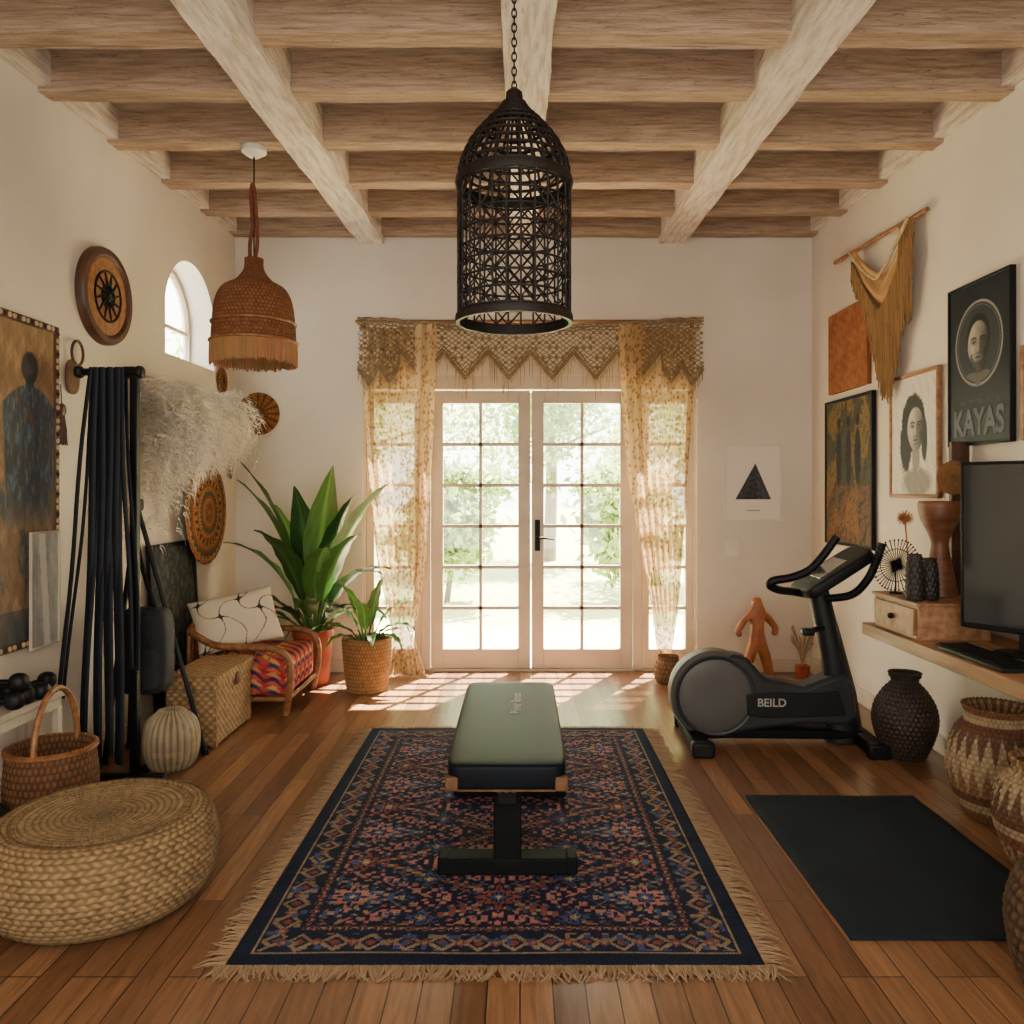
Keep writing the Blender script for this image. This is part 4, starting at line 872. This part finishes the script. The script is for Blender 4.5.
for i,(az,el_,L,W,dr) in enumerate(lv): blade(m,(.02*math.cos(az),.02*math.sin(az),.32),az,el_,L,W,dr,tuple(k*1.3 for k in g[(i+1)%4]),i+50,.25)
obj('foliage',m,M['leaf'],t,smooth=180)
# ================================================================= POUF etc.
t=thing('woven_pouf','large round braided straw floor pouf in the front left','pouf',(-1.43,2.75,0))
m=MB(); woven(m,[(.001,.288),(.1,.289),(.2,.292),(.25,.297),(.275,.292)],13,110,.008,'rope',base=hx('#a88c66'),var=.68,sub=7,smooth=False,seg=4); obj('top_disc',m,M['attr'],t,smooth=180)
m=MB(); woven(m,[(.262,.292),(.31,.300),(.35,.272),(.37,.2),(.375,.14),(.36,.07),(.325,.02),(.28,.008),(.10,.008)],30,70,.012,'rope',base=hx('#a1845c'),var=.68,sub=6,seg=7); obj('braided_side',m,M['attr'],t,smooth=180)
t=thing('wicker_basket','brown wicker basket with arched handle beneath the white side table','basket',(-1.915,3.27,0))
m=MB(); woven(m,[(0,.003),(.12,.003),(.15,.04),(.17,.2),(.16,.33),(.165,.35),(.15,.345),(.15,.2),(.12,.03),(0,.02)],34,48,.006,'weave',base=hx('#775034'),var=.6); obj('basket_body',m,M['attr'],t,smooth=180)
m=MB(); ring(m,.163,.35,.012); m.tube([(.02,.155*math.cos(a),.34+.25*math.sin(a)) for a in np.linspace(0,PI,20)],.012,8); obj('handle',m,M['rattan'],t)
t=thing('side_table','small white painted side table against left wall under the ochre painting','table',(-2.075,3.12,0))
obj('tabletop',MB().box((-.105,-.4,.505),(.095,.38,.535)),M['chalk'],t,bevel=.004); obj('apron',MB().box((-.09,-.38,.46),(.08,.36,.505)),M['chalk'],t)
for x_ in(-.08,.07):
    for y_ in(-.36,.345): obj('leg',MB().box((x_-.015,y_-.015,0),(x_+.015,y_+.015,.46)),M['chalk'],t,bevel=.003)
def dumb(loc,rz,label):
    t=thing('dumbbell',label,'dumbbell',loc,(0,0,rz),'black dumbbells on the side table')
    obj('handle',MB().lathe([(0,-.05),(.012,-.05),(.014,0),(.012,.05),(0,.05)],12,(0,0,.036),axis='x'),M['black'],t)
    for s in(-1,1): obj('weight',MB().superq((s*.065,0,.036),.036,.036,.036,.85,14),M['blackp'],t,smooth=180)
    return t
d0=dumb((-2.08,3.425,.5355),1.3,'round ended black dumbbell farthest along the white table')
dup(d0,(-2.06,3.215,.5355),(0,0,.2),'round ended black dumbbell lying crosswise in the middle of the white table'); dup(d0,(-2.05,3.13,.5355),(0,0,.25),'nearest round ended black dumbbell in front of the crosswise one on white table'); dup(d0,(-2.06,3.172,.599),(0,0,.22),'black dumbbell resting on top of the two crosswise dumbbells'); dup(d0,(-2.04,3.293,.5355),(0,0,.1),'black dumbbell behind the stacked dumbbells, close to farthest one')
tag(obj('exercise_ball',MB().superq((0,0,.12),.12,.12,.12,1,24),M['bagm'],loc=(-2.035,2.99,0),smooth=180),'dark charcoal ball on the floor behind the straw pouf','ball')
# ================================================================= RIGHT SIDE
s_=MB().box((1.76,1.2,.66),(XR-.001,4.12,.72))
t=tag(obj('wall_shelf',s_,M['woody'],smooth=0,bevel=.004),'long thick oak floating shelf desk along the right wall','shelf')
t=thing('drawer_box','small wooden box with one drawer on the far end of oak shelf','box',(1.78,3.6,.7205))
obj('body',MB().box((.012,0,0),(.34,.44,.155)).box((0,-.01,.155),(.35,.45,.17)),M['woody'],t,bevel=.003); d_=obj('drawer',MB().box((0,.02,.02),(.012,.42,.14)),M['wood'],t,bevel=.002)
obj('knob',MB().superq((-.012,.22,.08),.014,.014,.014,1,10),M['black'],d_)
bt=.8908
def vz(name,prof,loc,m_,label,rows=None,cols=20,style='weave',base=None,amp=.004,cf=None,var=.4,n=40):
    mb=MB()
    if rows: woven(mb,prof,rows,cols,amp,style,base=base or (1,1,1),colf=cf,var=var)
    else: mb.lathe(cat_prof(prof,6),n)
    return tag(obj(name,mb,m_,loc=loc,smooth=180 if rows else 40),label,'vase')
vz('hourglass_vase',[(0,0),(.07,0),(.078,.02),(.06,.12),(.04,.23),(.045,.28),(.085,.37),(.095,.42),(.095,.45),(.08,.45),(.065,.38),(.02,.3),(0,.3)],(2.015,3.84,bt),M['bwood'],'tall hourglass shaped brown wooden vase on the drawer box')
vz('ribbed_vase',[(0,0),(.032,0),(.038,.05),(.036,.14),(.03,.2),(.031,.215),(.026,.2),(0,.15)],(1.825,3.70,bt),M['attrs'],'small dark ribbed vase, nearer the edge of the drawer box',12,14,'weave',hx('#2e2823'),.004)
vz('ribbed_vase',[(0,0),(.032,0),(.038,.05),(.034,.14),(.027,.18),(.029,.195),(.024,.18),(0,.15)],(1.905,3.72,bt),M['attrs'],'small dark ribbed vase between its twin and the hourglass vase',12,14,'weave',hx('#25201c'),.004)
t=thing('wire_fan','dark wire sunburst ornament standing on far end of the drawer box','ornament',(1.85,3.93,bt))
m=MB()
for i in range(40):
    a=2*PI*i/40; m.tube([(0,0,.14),(.125*math.cos(a),.02*math.sin(3*a),.14+.125*math.sin(a))],.0022,4); m.superq((.125*math.cos(a),.02*math.sin(3*a),.14+.125*math.sin(a)),.005,.005,.005,1,5)
m.tube([(.08*math.cos(2*PI*i/30),0,.14+.08*math.sin(2*PI*i/30)) for i in range(30)],.002,4,closed=True); obj('wire_sunburst',m,M['dgrey'],t)
obj('stand',MB().tube([(0,0.01,0.004),(0,.01,.14)],.004,6).lathe([(0,0),(.03,0),(.03,.006),(0,.006)],16,(0,.01,0)),M['dgrey'],t)
t=thing('dried_flower','spiky brown dried flower head standing behind the small ribbed vases','dried flower',(1.93,3.99,bt))
m=MB(); m.tube([(0,0,0.006),(.003,0,.2),(-.01,0,.36)],.004,6)
for i in range(60):
    z=1-2*(i+.5)/60; r_=math.sqrt(1-z*z); a=i*2.4; m.tube([(-.01,0,.37),(-.01+.042*r_*math.cos(a),.042*r_*math.sin(a),.37+.042*z)],[.004,.0008],4)
obj('flower_head',m,M['owood'],t); obj('foot',MB().lathe([(0,0),(.016,0),(.014,.01),(0,.012)],16),M['dwood'],t)
t=thing('wooden_screen','tall narrow carved wooden board with woven round fan leaning behind the monitor','ornament',(2.17,3.98,.7205))
m=MB().box((-.03,-.015,0),(.06,.015,.92))
for i in range(8): m.box((-.02,-.022,.08+i*.1),(.05,-.014,.13+i*.1))
obj('carved_board',m,M['dwood'],t,bevel=.003)
m=MB(); woven(m,[(.001,.012),(.075,.01),(.085,.004),(.075,0),(.001,0)],8,30,.004,'rope',base=hx('#86603a'),smooth=False); fo=obj('woven_fan',m,M['attr'],t,(-.03,-.03,.74),(PI/2,0,0))
t=thing('computer_monitor','black widescreen computer monitor standing on oak shelf at right edge','monitor',(2.06,3.235,.7205),(0,0,-.99))
obj('bezel',MB().box((-.27,-.015,.09),(.27,.03,.80)),M['blackp'],t,bevel=.006); obj('screen',MB().box((-.252,-.018,.115),(.252,-.0145,.785)),M['screen'],t)
obj('stand_neck',MB().box((-.04,.0,.01),(.04,.028,.12)),M['blackp'],t,bevel=.003); obj('stand_base',MB().superq((0,.0,.01),.13,.075,.01,.6,18),M['blackp'],t)
t=thing('keyboard','black computer keyboard on the oak shelf in front of the monitor','keyboard',(1.855,3.2,.7205),(0,0,PI/2))
obj('case',MB().box((-.24,-.07,0),(.24,.07,.018)),M['blackp'],t,bevel=.004)
m=MB()
for i in range(17):
    for j in range(5): m.box((-.232+i*.0275,-.062+j*.0252,.018),(-.232+i*.0275+.023,-.062+j*.0252+.021,.026))
obj('keys',m,M['dgrey'],t,bevel=.0015)
vz('ribbed_floor_vase',[(0,0),(.08,0),(.12,.06),(.155,.17),(.15,.26),(.11,.34),(.07,.385),(.062,.405),(.08,.44),(.065,.435),(.05,.4),(0,.3)],(2.02,4.2,0),M['attrs'],'dark ribbed floor vase beneath the far end of the oak shelf',30,36,'weave',hx('#43382f'),.007,var=.65)
def pat(u,t):
    C=np.ones(u.shape+(3,))*np.array(hx('#a58e6c')); tt=t*20; b=np.floor(tt)
    C[(b==5)|(b==12)]=hx('#6a4530'); C[(b==3)|(b==14)]=hx('#80563a')
    z=np.abs(((u*22/(2*PI))%1)-.5)*2; f_=(tt-6)/3; C[(tt>6)&(tt<9)&(z>f_)]=hx('#86603f'); f2_=(tt-9)/3; C[(tt>9)&(tt<12)&(z<f2_)]=hx('#654a37')
    C[(b<3)]=hx('#8d6a4a'); C[(b>14)&(b<17)&(np.cos(u*22)>0)]=hx('#85563c'); return C
vz('patterned_pot',[(0,0),(.10,0),(.145,.05),(.188,.17),(.192,.26),(.165,.36),(.12,.42),(.115,.44),(.135,.475),(.12,.47),(.1,.43),(0,.3)],(2.04,3.42,0),M['attr'],'large round brown and cream woven patterned pot under the oak shelf',40,44,'weave',None,.006,pat)
vz('patterned_pot',[(0,0),(.09,0),(.13,.04),(.17,.15),(.175,.23),(.15,.31),(.11,.36),(.12,.40),(.105,.395),(.09,.36),(0,.25)],(1.95,2.96,0),M['attr'],'nearer brown patterned pot cut by right edge, beside exercise mat',36,40,'weave',None,.006,lambda u,t:pat(u,1-t*.9))
vz('woven_floor_basket',[(0,.0),(.15,.0),(.2,.05),(.225,.18),(.215,.26),(.19,.32),(.175,.325),(.185,.26),(.18,.1),(0,.03)],(1.60,2.2,0),M['attr'],'dark brown coiled basket at the front right edge of photo',28,44,'rope',hx('#5f4833'),.010,var=.6)['category']='basket'
# wooden figure
Y=5.85
def fg(px,py,dy=0): p_=P(px,py,Y); return (p_[0]-1.735,dy,p_[2])
vsf=[fg(757,640),fg(757,622),fg(757,612),fg(757,603),fg(756,597),fg(745,618),fg(737,632),fg(741,637),fg(768,618),fg(776,628),fg(774,636),fg(750,655),fg(746,672),fg(744,679),fg(765,655),fg(769,672),fg(770,679)]
skin('wooden_figure',vsf,[(0,1),(1,2),(2,3),(3,4),(2,5),(5,6),(6,7),(2,8),(8,9),(9,10),(0,11),(11,12),(12,13),(0,14),(14,15),(15,16)],[.05,.055,.045,.035,.045,.03,.025,.025,.03,.025,.025,.045,.035,.03,.045,.035,.03],M['owood'],loc=(1.735,Y,0))
tag(bpy.data.objects['wooden_figure'],'small orange carved wooden figure with bent arms behind the exercise bike','sculpture')
t=thing('dried_grass_pot','tiny pot of dried grass by the back wall right of the exercise bike','dried plant',(2.1,5.95,0))
obj('pot',MB().lathe([(0,0),(.04,0),(.055,.09),(.045,.1),(0,.09)],20),M['terra'],t)
m=MB()
for i in range(40):
    a=random.random()*6.28; l=random.uniform(.15,.3); m.tube([(0,0,.09),(.03*math.cos(a),.03*math.sin(a),.09+l*.6),(.08*math.cos(a),.08*math.sin(a),.09+l)],[.002,.0018,.004],4)
obj('dried_stems',m,M['macra'],t)
t=thing('light_switch','white light switch plate below triangle print','switch',(1.625,YB-.0005,.95))
obj('plate',MB().box((-.055,-.008,-.06),(.055,0,.06)),M['white'],t,bevel=.002)
for x_ in(-.022,.022): obj('rocker',MB().box((x_-.014,-.014,-.03),(x_+.014,-.008,.03)),M['white'],t,bevel=.002)
# macrame on right wall
t=thing('macrame_hanging','tan macrame wall hanging with long fringe on tilted wooden stick on right wall','wall hanging',(XR,0,0))
obj('stick',MB().tube([(-.04,5.6,2.99),(-.045,5.0,2.955),(-.04,4.33,2.92)],.014,8),M['wood'],t)
ma=np.array(hx('#957247'))
yl,yr_=5.26,4.46
def swg(s): return .42*(1-abs(2*s-1)**1.3)
V=[];Cc=[]
for i in range(60):
    s=i/59; Y=yl+(yr_-yl)*s; top=2.965-.045*s-max(0,swg(s)*.62-.03); bot=2.965-.045*s-swg(s)*.95-.10
    V.append([(-.05-.02*math.sin(k*.9+s*8)*(.3+swg(s)),Y,top+(bot-top)*k/11) for k in range(12)]); Cc.append([tuple(np.array(hx('#a98456'))*(.7+.35*((k//2)%2)+.1*random.random())) for k in range(12)])
obj('draped_band',MB().grid(np.array(V),np.clip(np.array(Cc),0,1)),M['attr'],t,smooth=180)
for i0,i1,nm_ in ((0,.5,'side_fringe'),(.5,1,'side_fringe')):
    m=MB()
    for i in range(170):
        s=random.uniform(i0,i1); Y=yl+(yr_-yl)*s; zt_=2.965-.045*s-swg(s)*.93-.06
        L=(.16+.50*max(0,1-abs(s-.66)/.40))*random.uniform(.85,1.05); k=.55+.6*random.random(); sp=random.uniform(-.03,.03)
        m.tube([(-.060-.012*random.random(),Y,zt_),(-.065,Y+sp*.4,zt_-L*.5),(-.05-.02*random.random(),Y+sp,zt_-L)],[.0055,.005,.003],4,c=tuple(ma*k))
    obj(nm_,m,M['attr'],t)
m=MB()
for i in range(60):
    s=.80+.2*random.random(); Y=yl+(yr_-yl)*s; L=random.uniform(.35,.6); k=.5+.6*random.random()
    m.tube([(-.05,Y,2.93),(-.06,Y+.01,2.93-L*.5),(-.05,Y+.02,2.93-L)],[.006,.005,.003],4,c=tuple(ma*k))
obj('end_fringe',m,M['attr'],t)
obj('rope_swag',MB().tube([(-.085,yl+(yr_-yl)*s,2.965-.045*s-swg(s)*.62) for s in np.linspace(0,1,30)],.010,6),M['cream'],t)
# ================================================================= LIGHT & CAMERA
w_=bpy.data.worlds.new('World'); bpy.context.scene.world=w_; w_.use_nodes=True; nt=w_.node_tree; bg=nt.nodes['Background']
bg.inputs[0].default_value=(1,.96,.88,1); bg.inputs[1].default_value=14.0
sd=bpy.data.lights.new('sun','SUN'); sd.energy=130; sd.angle=math.radians(.8); sd.color=(1,.87,.70); so=bpy.data.objects.new('sun',sd); col.objects.link(so)
so.rotation_euler=Vector((-.28,-.55,-1)).to_track_quat('-Z','Y').to_euler()
def area(name,loc,tgt,size,sy,e,c):
    l=bpy.data.lights.new(name,'AREA'); l.shape='RECTANGLE'; l.size=size; l.size_y=sy; l.energy=e; l.color=c; o=bpy.data.objects.new(name,l); col.objects.link(o); o.location=loc
    o.rotation_euler=(Vector(tgt)-Vector(loc)).to_track_quat('-Z','Y').to_euler(); return o
area('added_fill_light',(0,-1.0,2.3),(0,5.2,1.6),3.2,1.2,110,(1,.91,.8))  # unseen area light added behind the camera to brighten the room
area('added_ceiling_fill',(0,-.6,.9),(0,3.6,3.3),2.6,1.0,72,(1,.92,.82))  # unseen uplight added behind the camera to lift the dark beams
cd=bpy.data.cameras.new('cam'); cam=bpy.data.objects.new('cam',cd); col.objects.link(cam); cam.location=(0,0,1.4); cam.rotation_euler=(PI/2,0,0)
cd.sensor_width=36; cd.lens=36*800/1024; cd.shift_x=-8/1024; cd.shift_y=-22/1024; cd.clip_start=.05; cd.clip_end=200
bpy.context.scene.camera=cam
